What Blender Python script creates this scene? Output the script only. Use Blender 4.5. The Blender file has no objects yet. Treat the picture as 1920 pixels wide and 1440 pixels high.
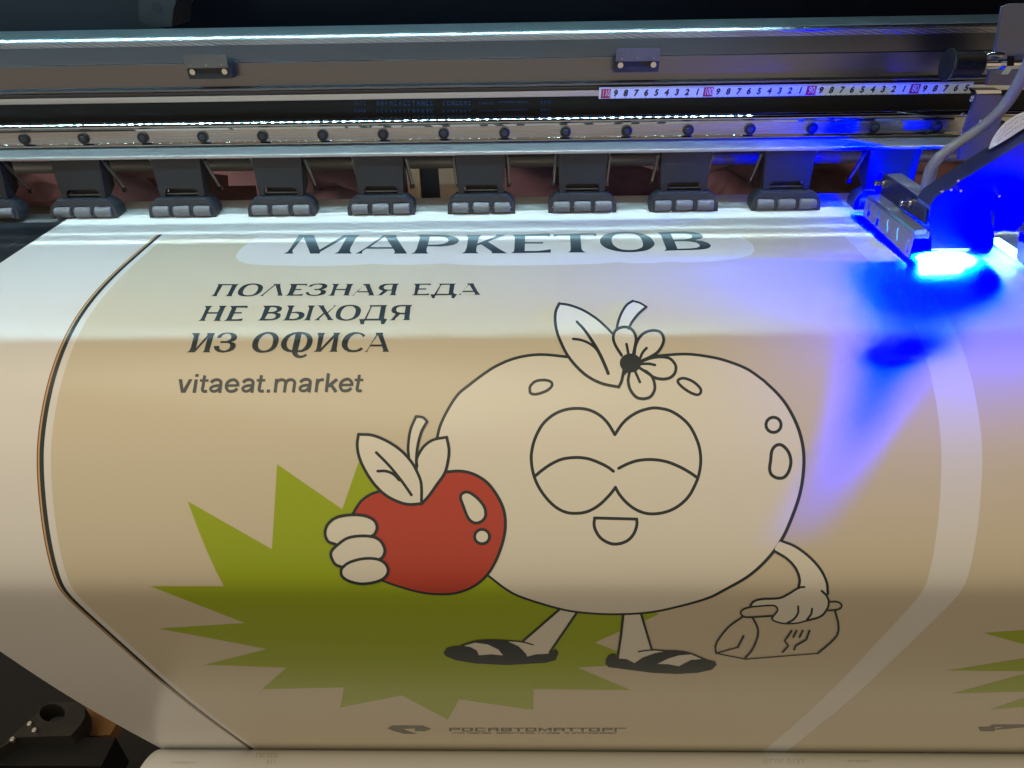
import bpy, bmesh, math, random
import numpy as np
from mathutils import Vector, Matrix
from mathutils.geometry import delaunay_2d_cdt

random.seed(7)
sc = bpy.context.scene
C = sc.collection
rad = math.radians

# ------------------------------------------------------------------ camera
FPX = 1331.0                                   # focal length in pixels of the 1920 wide frame
XC = np.array([60600.0, -371.0, -1331.0]); XC /= np.linalg.norm(XC)
_v = (-150 - 720) / FPX
YC = np.array([-(XC[1] * _v + XC[2]) / XC[0], _v, 1.0]); YC /= np.linalg.norm(YC)
ZC = np.cross(YC, XC); ZC /= np.linalg.norm(ZC)
if ZC[1] > 0:
    ZC = -ZC
R3 = np.array([XC, YC, ZC])                    # camera (right, down, forward) -> world
right, down, fwd = R3[:, 0], R3[:, 1], R3[:, 2]
cam_d = bpy.data.cameras.new('camera')
cam = bpy.data.objects.new('camera', cam_d); C.objects.link(cam)
cam.matrix_world = Matrix(((right[0], -down[0], -fwd[0], 0), (right[1], -down[1], -fwd[1], 0),
                           (right[2], -down[2], -fwd[2], 0), (0, 0, 0, 1)))
cam_d.sensor_width = 36; cam_d.lens = 36 * FPX / 1920
cam_d.clip_start = 0.02; cam_d.clip_end = 60
sc.camera = cam

# ------------------------------------------------------------------ world, lamps, exposure
w = bpy.data.worlds.new('World'); sc.world = w; w.use_nodes = True
bg = w.node_tree.nodes['Background']
bg.inputs[0].default_value = (0.61, 0.485, 0.345, 1); bg.inputs[1].default_value = 0.80

def area(name, loc, aim, sx, sy, energy, color, spread=180):
    d = bpy.data.lights.new(name, 'AREA'); d.shape = 'RECTANGLE'; d.size = sx; d.size_y = sy
    d.energy = energy; d.spread = rad(spread)
    if min(color) >= 0:
        d.color = color
    else:                                       # near-monochromatic light lies outside the display gamut
        d.use_nodes = True; nt = d.node_tree
        cx = nt.nodes.new('ShaderNodeCombineXYZ')
        for i in range(3): cx.inputs[i].default_value = color[i]
        nt.links.new(cx.outputs[0], nt.nodes['Emission'].inputs['Color'])
    o = bpy.data.objects.new(name, d); C.objects.link(o); o.location = loc
    o.rotation_euler = (Vector(aim) - Vector(loc)).to_track_quat('-Z', 'Y').to_euler()
    return o
area('room_ceiling_lamp', (-0.65, -0.15, 1.70), (-0.25, 0.30, -0.4), 1.9, 1.2, 20.5, (0.97, 0.90, 0.70))
area('added_rear_light', (-0.3, 1.04, 0.30), (-0.3, 1.10, -0.5), 2.4, 0.10, 9.0, (0.9, 0.95, 1.0))  # added strip light, brightens the tube, cloth and cardboard behind the beam
sc.view_settings.view_transform = 'Standard'; sc.view_settings.look = 'None'
sc.view_settings.exposure = 0.0; sc.view_settings.gamma = 1.0
sc.view_settings.use_curve_mapping = False
sc.render.engine = 'CYCLES'
sc.cycles.use_denoising = True
sc.cycles.max_bounces = 8; sc.cycles.sample_clamp_indirect = 6
sc.cycles.caustics_reflective = True

# ------------------------------------------------------------------ projection helpers
def ray(x, y):
    return R3 @ np.array([(x - 960) / FPX, (y - 720) / FPX, 1.0])
def onY(x, y, Y):
    d = ray(x, y); return tuple(d * (Y / d[1]))
def onZ(x, y, Z):
    d = ray(x, y); return tuple(d * (Z / d[2]))
def onX(x, y, X):
    d = ray(x, y); return tuple(d * (X / d[0]))
def zat(y, Y, x=960):
    return onY(x, y, Y)[2]

for _y, _w, _e in ((433, .0045, .024), (449, .0080, .046), (406, .030, .14)):  # added narrow lights draw bright streaks on the sheet in place of metal reflections
    _p = onZ(700, _y, -.2445)
    _o = area('added_streak_light', (-0.30, _p[1], .085), (-0.30, _p[1], -1), 1.7, _w, _e, (0.72, 0.95, 1.0), 1.7)
    _o.rotation_euler = (0, 0, 0)
# ------------------------------------------------------------------ materials
def mat(name, col, rough=0.5, metal=0.0, spec=0.5, bump=0.0, bscale=200, stretch=(1, 1, 1), var=0.0, vscale=8,
        coat=0.0, rvar=0.0):
    m = bpy.data.materials.new(name); m.use_nodes = True
    nt = m.node_tree; b = nt.nodes['Principled BSDF']
    b.inputs['Base Color'].default_value = (*col, 1)
    b.inputs['Roughness'].default_value = rough
    b.inputs['Metallic'].default_value = metal
    b.inputs['Specular IOR Level'].default_value = spec
    b.inputs['Coat Weight'].default_value = coat
    b.inputs['Coat Roughness'].default_value = 0.12
    if bump or var or rvar:
        tc = nt.nodes.new('ShaderNodeTexCoord'); mp = nt.nodes.new('ShaderNodeMapping')
        nt.links.new(tc.outputs['Object'], mp.inputs[0]); mp.inputs['Scale'].default_value = stretch
    if bump:
        n = nt.nodes.new('ShaderNodeTexNoise'); n.inputs['Scale'].default_value = bscale; n.inputs['Detail'].default_value = 3
        nt.links.new(mp.outputs[0], n.inputs['Vector'])
        bp = nt.nodes.new('ShaderNodeBump'); bp.inputs['Strength'].default_value = bump; bp.inputs['Distance'].default_value = 0.001
        nt.links.new(n.outputs['Fac'], bp.inputs['Height']); nt.links.new(bp.outputs[0], b.inputs['Normal'])
    if var:
        n2 = nt.nodes.new('ShaderNodeTexNoise'); n2.inputs['Scale'].default_value = vscale; n2.inputs['Detail'].default_value = 6
        nt.links.new(mp.outputs[0], n2.inputs['Vector'])
        mx = nt.nodes.new('ShaderNodeMix'); mx.data_type = 'RGBA'
        mx.inputs[6].default_value = (*[c * (1 - var) for c in col], 1); mx.inputs[7].default_value = (*[min(1, c * (1 + var)) for c in col], 1)
        nt.links.new(n2.outputs['Fac'], mx.inputs[0]); nt.links.new(mx.outputs[2], b.inputs['Base Color'])
    if rvar:
        n3 = nt.nodes.new('ShaderNodeTexNoise'); n3.inputs['Scale'].default_value = vscale * 2; n3.inputs['Detail'].default_value = 5
        nt.links.new(mp.outputs[0], n3.inputs['Vector'])
        mr = nt.nodes.new('ShaderNodeMapRange'); mr.inputs[3].default_value = max(0.02, rough - rvar); mr.inputs[4].default_value = rough + rvar
        nt.links.new(n3.outputs['Fac'], mr.inputs[0]); nt.links.new(mr.outputs[0], b.inputs['Roughness'])
    return m

def emit(name, col, s):
    m = bpy.data.materials.new(name); m.use_nodes = True
    nt = m.node_tree; nt.nodes.clear()
    e = nt.nodes.new('ShaderNodeEmission'); o = nt.nodes.new('ShaderNodeOutputMaterial')
    e.inputs[0].default_value = (*col, 1); e.inputs[1].default_value = s
    nt.links.new(e.outputs[0], o.inputs[0]); return m

VIN = dict(rough=0.27, spec=0.32, bump=0.03, bscale=420)
M = {}
M['vinyl'] = mat('white_vinyl', (0.78, 0.785, 0.77), **VIN)
M['panel'] = mat('beige_ink', (0.67, 0.615, 0.48), var=0.03, vscale=3, **VIN)
M['cream'] = mat('cream_ink', (0.80, 0.785, 0.70), **VIN)
M['green'] = mat('olive_ink', (0.36, 0.47, 0.028), **VIN)
M['red'] = mat('red_ink', (0.53, 0.080, 0.055), **VIN)
M['ink'] = mat('charcoal_ink', (0.036, 0.050, 0.056), **VIN)
M['rust'] = mat('rust_ink', (0.28, 0.085, 0.03), **VIN)
M['gold'] = mat('gold_ink', (0.62, 0.42, 0.2), **VIN)
M['faint'] = mat('faint_ink', (0.62, 0.61, 0.57), **VIN)
M['logo'] = mat('grey_ink', (0.12, 0.125, 0.115), **VIN)

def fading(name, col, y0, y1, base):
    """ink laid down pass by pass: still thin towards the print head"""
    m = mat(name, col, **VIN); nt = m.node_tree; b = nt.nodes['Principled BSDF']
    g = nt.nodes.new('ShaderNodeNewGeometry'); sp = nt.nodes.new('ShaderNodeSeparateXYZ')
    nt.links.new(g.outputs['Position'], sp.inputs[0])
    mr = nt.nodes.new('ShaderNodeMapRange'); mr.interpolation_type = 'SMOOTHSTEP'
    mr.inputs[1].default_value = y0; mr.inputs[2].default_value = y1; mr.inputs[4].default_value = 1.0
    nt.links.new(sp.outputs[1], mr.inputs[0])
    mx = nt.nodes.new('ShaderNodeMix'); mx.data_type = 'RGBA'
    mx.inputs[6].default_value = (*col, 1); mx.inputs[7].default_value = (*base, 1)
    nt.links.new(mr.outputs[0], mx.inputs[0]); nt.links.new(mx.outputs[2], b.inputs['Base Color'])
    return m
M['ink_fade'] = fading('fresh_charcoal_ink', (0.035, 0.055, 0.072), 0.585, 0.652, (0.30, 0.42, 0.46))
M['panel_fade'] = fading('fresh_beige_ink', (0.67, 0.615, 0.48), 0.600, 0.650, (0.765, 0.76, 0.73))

M['steel'] = mat('brushed_steel', (0.20, 0.205, 0.225), rough=0.32, metal=1.0, bump=0.025, bscale=260, stretch=(0.03, 1, 4), rvar=0.07, vscale=5)
M['shelf'] = mat('satin_aluminium_shelf', (0.52, 0.53, 0.53), rough=0.42, metal=0.35, bump=0.05, bscale=300, stretch=(0.05, 3, 1))
M['grey_paint'] = mat('grey_primer', (0.30, 0.33, 0.33), rough=0.55, metal=0.2, var=0.2, vscale=60)
M['edge'] = mat('bevelled_steel_edge', (0.75, 0.76, 0.76), rough=0.24, metal=1.0)
M['milled'] = mat('milled_steel', (0.42, 0.41, 0.42), rough=0.30, metal=1.0)
_nt = M['milled'].node_tree; _tc = _nt.nodes.new('ShaderNodeTexCoord'); _mp = _nt.nodes.new('ShaderNodeMapping'); _wv = _nt.nodes.new('ShaderNodeTexWave'); _bp = _nt.nodes.new('ShaderNodeBump')
_mp.inputs['Rotation'].default_value = (0, rad(-14), 0); _wv.bands_direction = 'Z'; _wv.inputs['Scale'].default_value = 120; _wv.inputs['Distortion'].default_value = 0.6; _wv.inputs['Detail Scale'].default_value = 0.3
_bp.inputs['Strength'].default_value = 0.5; _bp.inputs['Distance'].default_value = 0.0006
_nt.links.new(_tc.outputs['Object'], _mp.inputs[0]); _nt.links.new(_mp.outputs[0], _wv.inputs['Vector']); _nt.links.new(_wv.outputs['Fac'], _bp.inputs['Height']); _nt.links.new(_bp.outputs[0], _nt.nodes['Principled BSDF'].inputs['Normal'])
M['alu'] = mat('light_aluminium', (0.62, 0.64, 0.65), rough=0.40, metal=0.9, bump=0.05, bscale=300, stretch=(0.05, 1, 3))
M['rail'] = mat('ground_rail_steel', (0.56, 0.54, 0.51), rough=0.04, metal=1.0)
M['rail_face'] = mat('brushed_rail_face', (0.44, 0.45, 0.47), rough=0.26, metal=1.0, bump=0.22, bscale=1500, stretch=(0.004, 1, 1), rvar=0.04, vscale=4)
M['chrome'] = mat('polished_steel', (0.72, 0.72, 0.72), rough=0.16, metal=1.0)
M['black_bolt'] = mat('black_oxide', (0.03, 0.03, 0.032), rough=0.35, metal=0.6)
M['belt'] = mat('black_rubber_belt', (0.012, 0.014, 0.018), rough=0.55, var=0.2)
M['belt_ink'] = mat('blue_belt_print', (0.035, 0.15, 0.50), rough=0.6)
M['tape'] = mat('white_tape', (0.78, 0.79, 0.80), rough=0.35)
M['digit'] = mat('black_tape_print', (0.015, 0.015, 0.02), rough=0.4)
M['tape_red'] = mat('red_tape_print', (0.45, 0.02, 0.045), rough=0.4)
M['arm'] = mat('grey_blue_plastic', (0.022, 0.025, 0.031), rough=0.45, bump=0.05, bscale=700, rvar=0.06)
M['housing'] = mat('dark_plastic', (0.032, 0.036, 0.046), rough=0.40, bump=0.05, bscale=700)
M['roller'] = mat('grey_rubber', (0.17, 0.17, 0.182), rough=0.55, var=0.10, vscale=160)
M['hollow'] = mat('black_plastic', (0.02, 0.022, 0.028), rough=0.5)
M['spring'] = mat('spring_wire', (0.48, 0.48, 0.48), rough=0.3, metal=1.0)
M['platen'] = mat('scratched_black_anodised', (0.020, 0.022, 0.028), rough=0.42, metal=0.3, var=0.55, vscale=14, stretch=(1, 4, 1), rvar=0.15)
M['scratch'] = mat('scratch_marks', (0.17, 0.16, 0.17), rough=0.5, metal=0.3)
M['hood'] = mat('black_painted_sheet', (0.004, 0.005, 0.010), spec=0.12, rough=0.5, rvar=0.1)
M['inner'] = mat('dark_blue_painted_sheet', (0.020, 0.024, 0.032), rough=0.5, rvar=0.1)
M['dark_metal'] = mat('dark_grey_metal', (0.055, 0.060, 0.068), rough=0.45, metal=0.5, var=0.3, vscale=20)
M['grey_metal'] = mat('worn_grey_metal', (0.16, 0.15, 0.14), rough=0.5, metal=0.6, var=0.3, vscale=30)
M['tube'] = mat('grey_tube', (0.62, 0.64, 0.62), rough=0.4, metal=0.2)
M['red_cloth'] = mat('red_brown_cloth', (0.105, 0.036, 0.032), rough=0.8, var=0.5, vscale=14)
M['card'] = mat('brown_cardboard', (0.46, 0.33, 0.20), rough=0.85, var=0.12, vscale=30)
M['orange_card'] = mat('ochre_cardboard', (0.30, 0.15, 0.045), rough=0.8, var=0.15, vscale=20)
M['stand'] = mat('dark_stand_metal', (0.045, 0.042, 0.038), rough=0.5, metal=0.4, var=0.4, vscale=30)
M['stand_black'] = mat('black_stand_metal', (0.010, 0.010, 0.010), rough=0.5, metal=0.2, var=0.3, vscale=20)
M['floor'] = mat('dark_floor', (0.007, 0.006, 0.005), rough=0.7, var=0.3)
M['carriage'] = mat('black_carriage_sheet', (0.022, 0.022, 0.055), rough=0.38, rvar=0.06)
M['shield'] = mat('bare_shield_steel', (0.34, 0.32, 0.36), rough=0.42, metal=0.6)
M['cover'] = mat('grey_cover_sheet', (0.22, 0.22, 0.26), rough=0.5, metal=0.2)
M['hose'] = mat('grey_hose_rubber', (0.22, 0.22, 0.24), rough=0.5)
M['ribbon'] = mat('white_ribbon_plastic', (0.62, 0.62, 0.66), rough=0.4)
M['ribbon_ink'] = mat('ribbon_print', (0.06, 0.06, 0.16), rough=0.5)
M['clear'] = mat('milky_acrylic', (0.14, 0.14, 0.17), rough=0.22, metal=0.3, rvar=0.1, vscale=20)
M['led'] = emit('white_led', (0.46, 0.86, 1.05), 345)
M['slot_glow'] = emit('added_slot_glow', (0.10, 0.60, 1.0), 6.0)  # glow for an added strip behind the shield slots
M['uv'] = emit('uv_led', (0.25, 0.85, 1.0), 14)

# ------------------------------------------------------------------ mesh helpers
class MB:
    def __init__(s): s.v = []; s.f = []
    def add(s, v, f):
        o = len(s.v); s.v += [tuple(map(float, p)) for p in v]; s.f += [tuple(i + o for i in q) for q in f]
    def box(s, x0, x1, y0, y1, z0, z1):
        v = [(x, y, z) for x in (x0, x1) for y in (y0, y1) for z in (z0, z1)]
        s.add(v, [(0, 1, 3, 2), (4, 6, 7, 5), (0, 4, 5, 1), (2, 3, 7, 6), (0, 2, 6, 4), (1, 5, 7, 3)])
    def prism(s, poly, ext):
        """closed planar polygon extruded by vector"""
        n = len(poly); e = np.array(ext)
        a = [tuple(p) for p in poly]; b = [tuple(np.array(p) + e) for p in poly]
        s.add(a + b, [tuple(range(n - 1, -1, -1)), tuple(range(n, 2 * n))] + [(i, (i + 1) % n, n + (i + 1) % n, n + i) for i in range(n)])
    def xprism(s, yz, x0, x1):
        s.prism([(x0, y, z) for y, z in yz], (x1 - x0, 0, 0))
    def tube(s, pts, r, seg=12, caps=True):
        pts = [Vector(p) for p in pts]; n = len(pts); rs = r if isinstance(r, (list, tuple)) else [r] * n
        base = len(s.v); up = None; vs = []
        for i, p in enumerate(pts):
            t = (pts[min(i + 1, n - 1)] - pts[max(i - 1, 0)]).normalized()
            if up is None:
                up = Vector((0, 0, 1)) if abs(t.z) < 0.9 else Vector((0, 1, 0))
            a = t.cross(up).normalized(); b = a.cross(t).normalized(); up = b
            for k in range(seg):
                q = 2 * math.pi * k / seg
                vs.append(p + a * (rs[i] * math.cos(q)) + b * (rs[i] * math.sin(q)))
        f = [(i * seg + k, i * seg + (k + 1) % seg, (i + 1) * seg + (k + 1) % seg, (i + 1) * seg + k) for i in range(n - 1) for k in range(seg)]
        if caps:
            f += [tuple(range(seg - 1, -1, -1)), tuple((n - 1) * seg + k for k in range(seg))]
        s.add(vs, f)
    def cyl(s, a, b, r, seg=24, bevel=0.0):
        a = Vector(a); b = Vector(b); d = (b - a).normalized()
        if bevel:
            s.tube([a, a + d * bevel, b - d * bevel, b], [r - bevel, r, r, r - bevel], seg)
        else:
            s.tube([a, b], r, seg)

WO = {}
def link(o, parent, origin):
    C.objects.link(o); WO[o.name] = Vector(origin)
    if parent is not None:
        o.parent = parent; o.location = Vector(origin) - WO[parent.name]
    else:
        o.location = origin
    return o
def obj(name, mb, m, parent=None, origin=(0, 0, 0), angle=35, mats=None):
    me = bpy.data.meshes.new(name)
    og = np.array(origin)
    me.from_pydata([tuple(np.array(p) - og) for p in mb.v], [], mb.f)
    for k in (mats or [m]): me.materials.append(k)
    bm = bmesh.new(); bm.from_mesh(me); bmesh.ops.recalc_face_normals(bm, faces=bm.faces); bm.to_mesh(me); bm.free()
    me.shade_smooth(); me.set_sharp_from_angle(angle=rad(angle))
    return link(bpy.data.objects.new(name, me), parent, origin)
def empty(name, loc, parent=None):
    e = bpy.data.objects.new(name, None); e.empty_display_size = 0.05
    return link(e, parent, loc)
def tag(o, label, cat, group=None):
    o['label'] = label; o['category'] = cat
    if group: o['group'] = group
    return o
def struct(o, kind='structure'):
    o['kind'] = kind; return o

def rounded(poly, radii, seg=5):
    """2D closed polygon with filleted corners"""
    out = []; n = len(poly)
    for i in range(n):
        p0, p, p1 = Vector(poly[i - 1]), Vector(poly[i]), Vector(poly[(i + 1) % n])
        r = radii[i] if isinstance(radii, (list, tuple)) else radii
        if r <= 0: out.append(tuple(p)); continue
        a = (p0 - p).normalized(); b = (p1 - p).normalized()
        ang = a.angle(b); d = min(r / math.tan(ang / 2), (p0 - p).length * 0.49, (p1 - p).length * 0.49)
        A = p + a * d; B = p + b * d
        for k in range(seg + 1):
            t = k / seg
            q = A * (1 - t) ** 2 + p * 2 * t * (1 - t) + B * t * t
            out.append(tuple(q))
    return out

def smooth(pts, closed=False, n=6):
    """Catmull-Rom through 2D or 3D points"""
    P = [np.array(p, float) for p in pts]; N = len(P); out = []
    rng = range(N) if closed else range(N - 1)
    for i in rng:
        if closed:
            p0, p1, p2, p3 = P[i - 1], P[i], P[(i + 1) % N], P[(i + 2) % N]
        else:
            p1, p2 = P[i], P[i + 1]
            p0 = P[i - 1] if i > 0 else 2 * p1 - p2
            p3 = P[i + 2] if i + 2 < N else 2 * p2 - p1
        for k in range(n):
            t = k / n
            out.append(0.5 * ((2 * p1) + (-p0 + p2) * t + (2 * p0 - 5 * p1 + 4 * p2 - p3) * t * t + (-p0 + 3 * p1 - 3 * p2 + p3) * t ** 3))
    if not closed: out.append(P[-1])
    return [tuple(p) for p in out]

# ------------------------------------------------------------------ the sheet's side profile (Y, Z)
PROF = [(.735, -.2445), (.64, -.2445), (.59, -.2445), (.55, -.2450), (.515, -.2474), (.4885, -.252), (.469, -.2577), (.4507, -.2656), (.433, -.2758),
        (.4155, -.2893), (.399, -.3055), (.3885, -.3200), (.3782, -.3383), (.3670, -.3630), (.3600, -.3840), (.3562, -.4010), (.3557, -.4140), (.3590, -.4310),
        (.3673, -.4623), (.3843, -.5242), (.4084, -.6111), (.4407, -.7165), (.4911, -.8687)]
PD = np.array(smooth(PROF, n=14))
for _ in range(64):
    PD[1:-1] = 0.25 * PD[:-2] + 0.5 * PD[1:-1] + 0.25 * PD[2:]
PS = np.concatenate([[0], np.cumsum(np.linalg.norm(np.diff(PD, axis=0), axis=1))])
PA = -np.arctan2(PD[:, 1], PD[:, 0])           # increasing
PT = np.gradient(PD, axis=0); PT /= np.linalg.norm(PT, axis=1)[:, None]
PN = np.stack([PT[:, 1], -PT[:, 0]], 1)        # towards the viewer
if PN[0][1] < 0: PN = -PN
def to_xs(x, y):
    d = ray(x, y); a = -math.atan2(d[2], d[1])
    s = float(np.interp(a, PA, PS)); Y = float(np.interp(s, PS, PD[:, 0]))
    Z = float(np.interp(s, PS, PD[:, 1]))
    t = math.hypot(Y, Z) / math.hypot(d[1], d[2])
    return (float(d[0] * t), s)
def xs3(X, s, off):
    Y = np.interp(s, PS, PD[:, 0]); Z = np.interp(s, PS, PD[:, 1])
    n = np.array([np.interp(s, PS, PN[:, 0]), np.interp(s, PS, PN[:, 1])]); n /= np.linalg.norm(n)
    return (X, float(Y + n[0] * off), float(Z + n[1] * off))

def dens(poly, step=6.0):
    out = []
    for i in range(len(poly)):
        a = np.array(poly[i], float); b = np.array(poly[(i + 1) % len(poly)], float)
        k = max(1, int(np.linalg.norm(b - a) / step))
        out += [tuple(a + (b - a) * j / k) for j in range(k)]
    return out
def cdt(loops):
    v = []; e = []
    for lp in loops:
        o = len(v); v += [Vector(p) for p in lp]; e += [(o + i, o + (i + 1) % len(lp)) for i in range(len(lp))]
    r = delaunay_2d_cdt(v, e, [], 1, 1e-7)
    V = [tuple(p) for p in r[0]]; F = []
    for f in r[2]:
        x = sum(V[i][0] for i in f) / len(f); y = sum(V[i][1] for i in f) / len(f); ins = False
        for lp in loops:
            a = np.array([q[:2] for q in lp]); c = np.roll(a, -1, 0)
            m_ = (a[:, 1] > y) != (c[:, 1] > y)
            if m_.any():
                xi = a[m_, 0] + (y - a[m_, 1]) / (c[m_, 1] - a[m_, 1]) * (c[m_, 0] - a[m_, 0])
                if (xi > x).sum() % 2: ins = not ins
        if ins: F.append(tuple(f))
    return V, F

class Print:
    """ink on the sheet: traced in photo pixels, laid on the sheet's own surface"""
    def __init__(s): s.mb = MB(); s.k = 0
    def fill(s, loops, off):
        lp = []
        for l in loops:
            q = [to_xs(*p) for p in dens(l)]
            g = [q[0]]
            for p in q[1:]:
                if abs(p[0] - g[-1][0]) + abs(p[1] - g[-1][1]) > 2e-5: g.append(p)
            lp.append(g)
        V, F = cdt(lp)
        bm = bmesh.new(); vs = [bm.verts.new((p[0], p[1], 0)) for p in V]
        for f in F:
            try: bm.faces.new([vs[i] for i in f])
            except ValueError: pass
        ss = [p[1] for p in V]; s0, s1 = min(ss), max(ss)
        st = 0.003; k = math.ceil(s0 / st)
        while k * st < s1:
            if k * st > s0 + 1e-5:
                bmesh.ops.bisect_plane(bm, geom=bm.verts[:] + bm.edges[:] + bm.faces[:], plane_co=(0, k * st, 0), plane_no=(0, 1, 0), dist=1e-7)
            k += 1
        bm.verts.index_update()
        s.mb.add([xs3(v.co.x, v.co.y, off) for v in bm.verts], [tuple(v.index for v in f.verts) for f in bm.faces]); bm.free()
        return s
    def stroke(s, pts, w, off, closed=False, curve=True, n=7, caps=True):
        P = smooth(pts, closed, n) if curve else [tuple(map(float, p)) for p in pts]
        if not curve:
            P = dens(P, 5.0) if closed else [q for a, b in zip(P[:-1], P[1:]) for q in [tuple(np.array(a) + (np.array(b) - np.array(a)) * j / max(1, int(math.dist(a, b) / 5))) for j in range(max(1, int(math.dist(a, b) / 5)))]] + [P[-1]]
        P = np.array(P); N = len(P)
        if closed: T = np.roll(P, -1, 0) - np.roll(P, 1, 0)
        else: T = np.gradient(P, axis=0)
        T /= np.linalg.norm(T, axis=1)[:, None] + 1e-9
        Nn = np.stack([-T[:, 1], T[:, 0]], 1)
        W = np.interp(np.linspace(0, 1, N), np.linspace(0, 1, len(w)), w) if isinstance(w, (list, tuple)) else np.full(N, float(w))
        s.k += 1; off = off + 4e-6 * s.k
        L = P + Nn * W[:, None] / 2; Rr = P - Nn * W[:, None] / 2
        v = [p for i in range(N) for p in (L[i], Rr[i])]
        f = [(2 * i, 2 * i + 1, 2 * i + 3, 2 * i + 2) for i in range(N - 1)]
        if closed: f.append((2 * N - 2, 2 * N - 1, 1, 0))
        elif caps:
            for i, sg in ((0, -1), (N - 1, 1)):
                o = len(v); v.append(P[i])
                arc = [P[i] + Nn[i] * W[i] / 2 * math.cos(q) + T[i] * sg * W[i] / 2 * math.sin(q) for q in np.linspace(0, math.pi, 8)]
                v += arc; f += [(o, o + 1 + k, o + 2 + k) for k in range(7)]
        s.mb.add([xs3(*to_xs(*p), off) for p in v], f)
        return s
    def build(s, name, m, parent):
        o = obj(name, s.mb, m, parent)
        return o
def crop(pts, ox, oy, sx, sy=None):
    sy = sy or sx
    return [(ox + x / sx, oy + y / sy) for x, y in pts]

# ================================================================== SETTING
fl = MB(); fl.box(-4, 4, -2, 5, -1.32, -1.25)
struct(obj('floor', fl, M['floor']))
bw = MB(); bw.box(-4, 4, 3.2, 3.3, -1.25, 2.2)
struct(obj('back_wall', bw, M['hood']))

# ================================================================== THE PRINTER
PR = empty('wide_format_printer', (0, 0.75, -1.25))
tag(PR, 'wide format ultraviolet printer with steel gantry beam and row of pinch rollers', 'printer')

# gantry beam -------------------------------------------------------
YB = 0.7545
zt = zat(59, YB)
sec = [(YB + .050, zt - .0035), (YB + .0062, zt - .0035), (YB + .0046, zt - .0052), (YB, zat(108, YB)), (YB - .0012, zat(108, YB) - .0007), (YB - .0012, zat(154, YB)),
       (YB - .010, zat(158, YB - .010)), (YB - .010, zat(163, YB - .010)), (YB - .004, zat(164.5, YB - .004)), (YB - .004, zat(169, YB - .004)), (YB - .012, zat(170.5, YB - .012)),
       (YB - .012, zat(183, YB - .012)), (YB + .010, zat(183, YB + .010)), (YB + .010, zat(268, YB)), (YB + .004, zat(268, YB)), (YB + .004, -.1845),
       (YB + .050, -.1855)]
rr = [0, .0005, .0005, .0004, .0004, .001, .0012, .0012, 0, 0, .0010, .0006, 0, 0, .0010, .0006, 0]
b = MB(); b.xprism(rounded(sec, rr, 5), -1.25, 0.95)
obj('gantry_beam', b, M['steel'], PR, angle=20)
# light ledges of the beam (bright aluminium bars)
lb = MB()
lb.xprism(rounded([(YB - .0125, zat(171.5, YB - .0125)), (YB - .0125, zat(182.5, YB - .0125)), (YB - .0105, zat(182.5, YB - .0105)), (YB - .0105, zat(171.5, YB - .0105))], .0003, 3), -1.25, .95)
obj('scale_ledge', lb, M['alu'], PR)
lb = MB(); lb.xprism(rounded([(.7215, zat(267.6, .7215)), (.693, zat(284, .693)), (.693, zat(284, .693) - .003), (YB + .01, zat(284, .693) - .003), (YB + .01, zat(267.6, .7215))], [.0003, .0008, .0008, 0, 0], 4), -1.25, .95)
obj('lower_shelf', lb, M['shelf'], PR)
lb = MB(); zb_ = zat(58.5, YB)
lb.xprism([(YB + .0058, zb_), (YB + .062, zb_ + .0006), (YB + .062, zb_ - .003), (YB + .0058, zb_ - .003)], -1.25, .95)
obj('top_ledge', lb, M['grey_paint'], PR)
lb = MB(); lb.xprism(rounded([(YB + .0035, zb_ - .0040), (YB + .0055, zb_ - .0003), (YB + .0065, zb_ - .0010), (YB + .0048, zb_ - .0044)], [.0004, .0004, 0, 0], 3), -1.25, .95)
obj('polished_edge', lb, M['edge'], PR)
za_, zc2_ = zat(64.5, YB), zat(77, YB)
lb = MB(); lb.xprism([(YB + .0040, za_), (YB + .0008 + .0026, zc2_), (YB + .006, zc2_), (YB + .006, za_)], -1.25, .95)
obj('milled_strip', lb, M['milled'], PR)
# linear rail --------------------------------------------------------
yf = 0.7172
rs = [(YB + .004, zat(212, YB + .004)), (YB - .006, zat(213.5, YB - .006)), (yf + .0040, zat(219, yf + .0040)), (yf + .0006, zat(229, yf + .0006)), (yf + .0030, zat(232, yf + .0030)),
      (yf + .0036, zat(240, yf + .0036)), (yf + .0036, zat(258.5, yf + .0036)), (yf + .0010, zat(263.5, yf + .0010)), (yf + .0030, zat(266, yf + .0030)), (YB + .004, zat(267, YB + .002))]
b = MB(); b.xprism(rounded(rs, [0, .0010, .0012, .0012, .0006, .0015, .0010, .0012, .0012, 0], 6), -1.25, .95)
RAIL = obj('linear_rail', b, M['rail'], PR, angle=14)
x0 = -0.5012519
b = MB(); b.box(-1.249, .949, yf + .0033, yf + .0045, zat(258, yf + .0036), zat(233.5, yf + .0036))
obj('rail_face', b, M['rail_face'], RAIL)
zr, yr = zat(248, yf + .0036), yf + .0033
boltm = MB()
boltm.cyl((0, .001, 0), (0, -.0022, 0), .0053, 24, .0005)
sock = MB()
for i in range(-2, 20):
    if i == -2:
        bo = obj('rail_bolt', boltm, M['black_bolt'], RAIL)
        hx = MB(); hx.tube([(0, -.0023, 0), (0, -.0027, 0)], [.0030, .0024], 6)
        so = obj('socket', hx, M['dark_metal'], bo)
    else:
        c = bo.copy(); C.objects.link(c); c.parent = RAIL
        d = so.copy(); C.objects.link(d); d.parent = c
        bo_ = c
    (bo if i == -2 else bo_).location = (x0 + .06 * i + 0.001 * 0, yr, zr)
    (bo if i == -2 else bo_).rotation_euler = (0, random.uniform(0, 1), 0)

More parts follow.
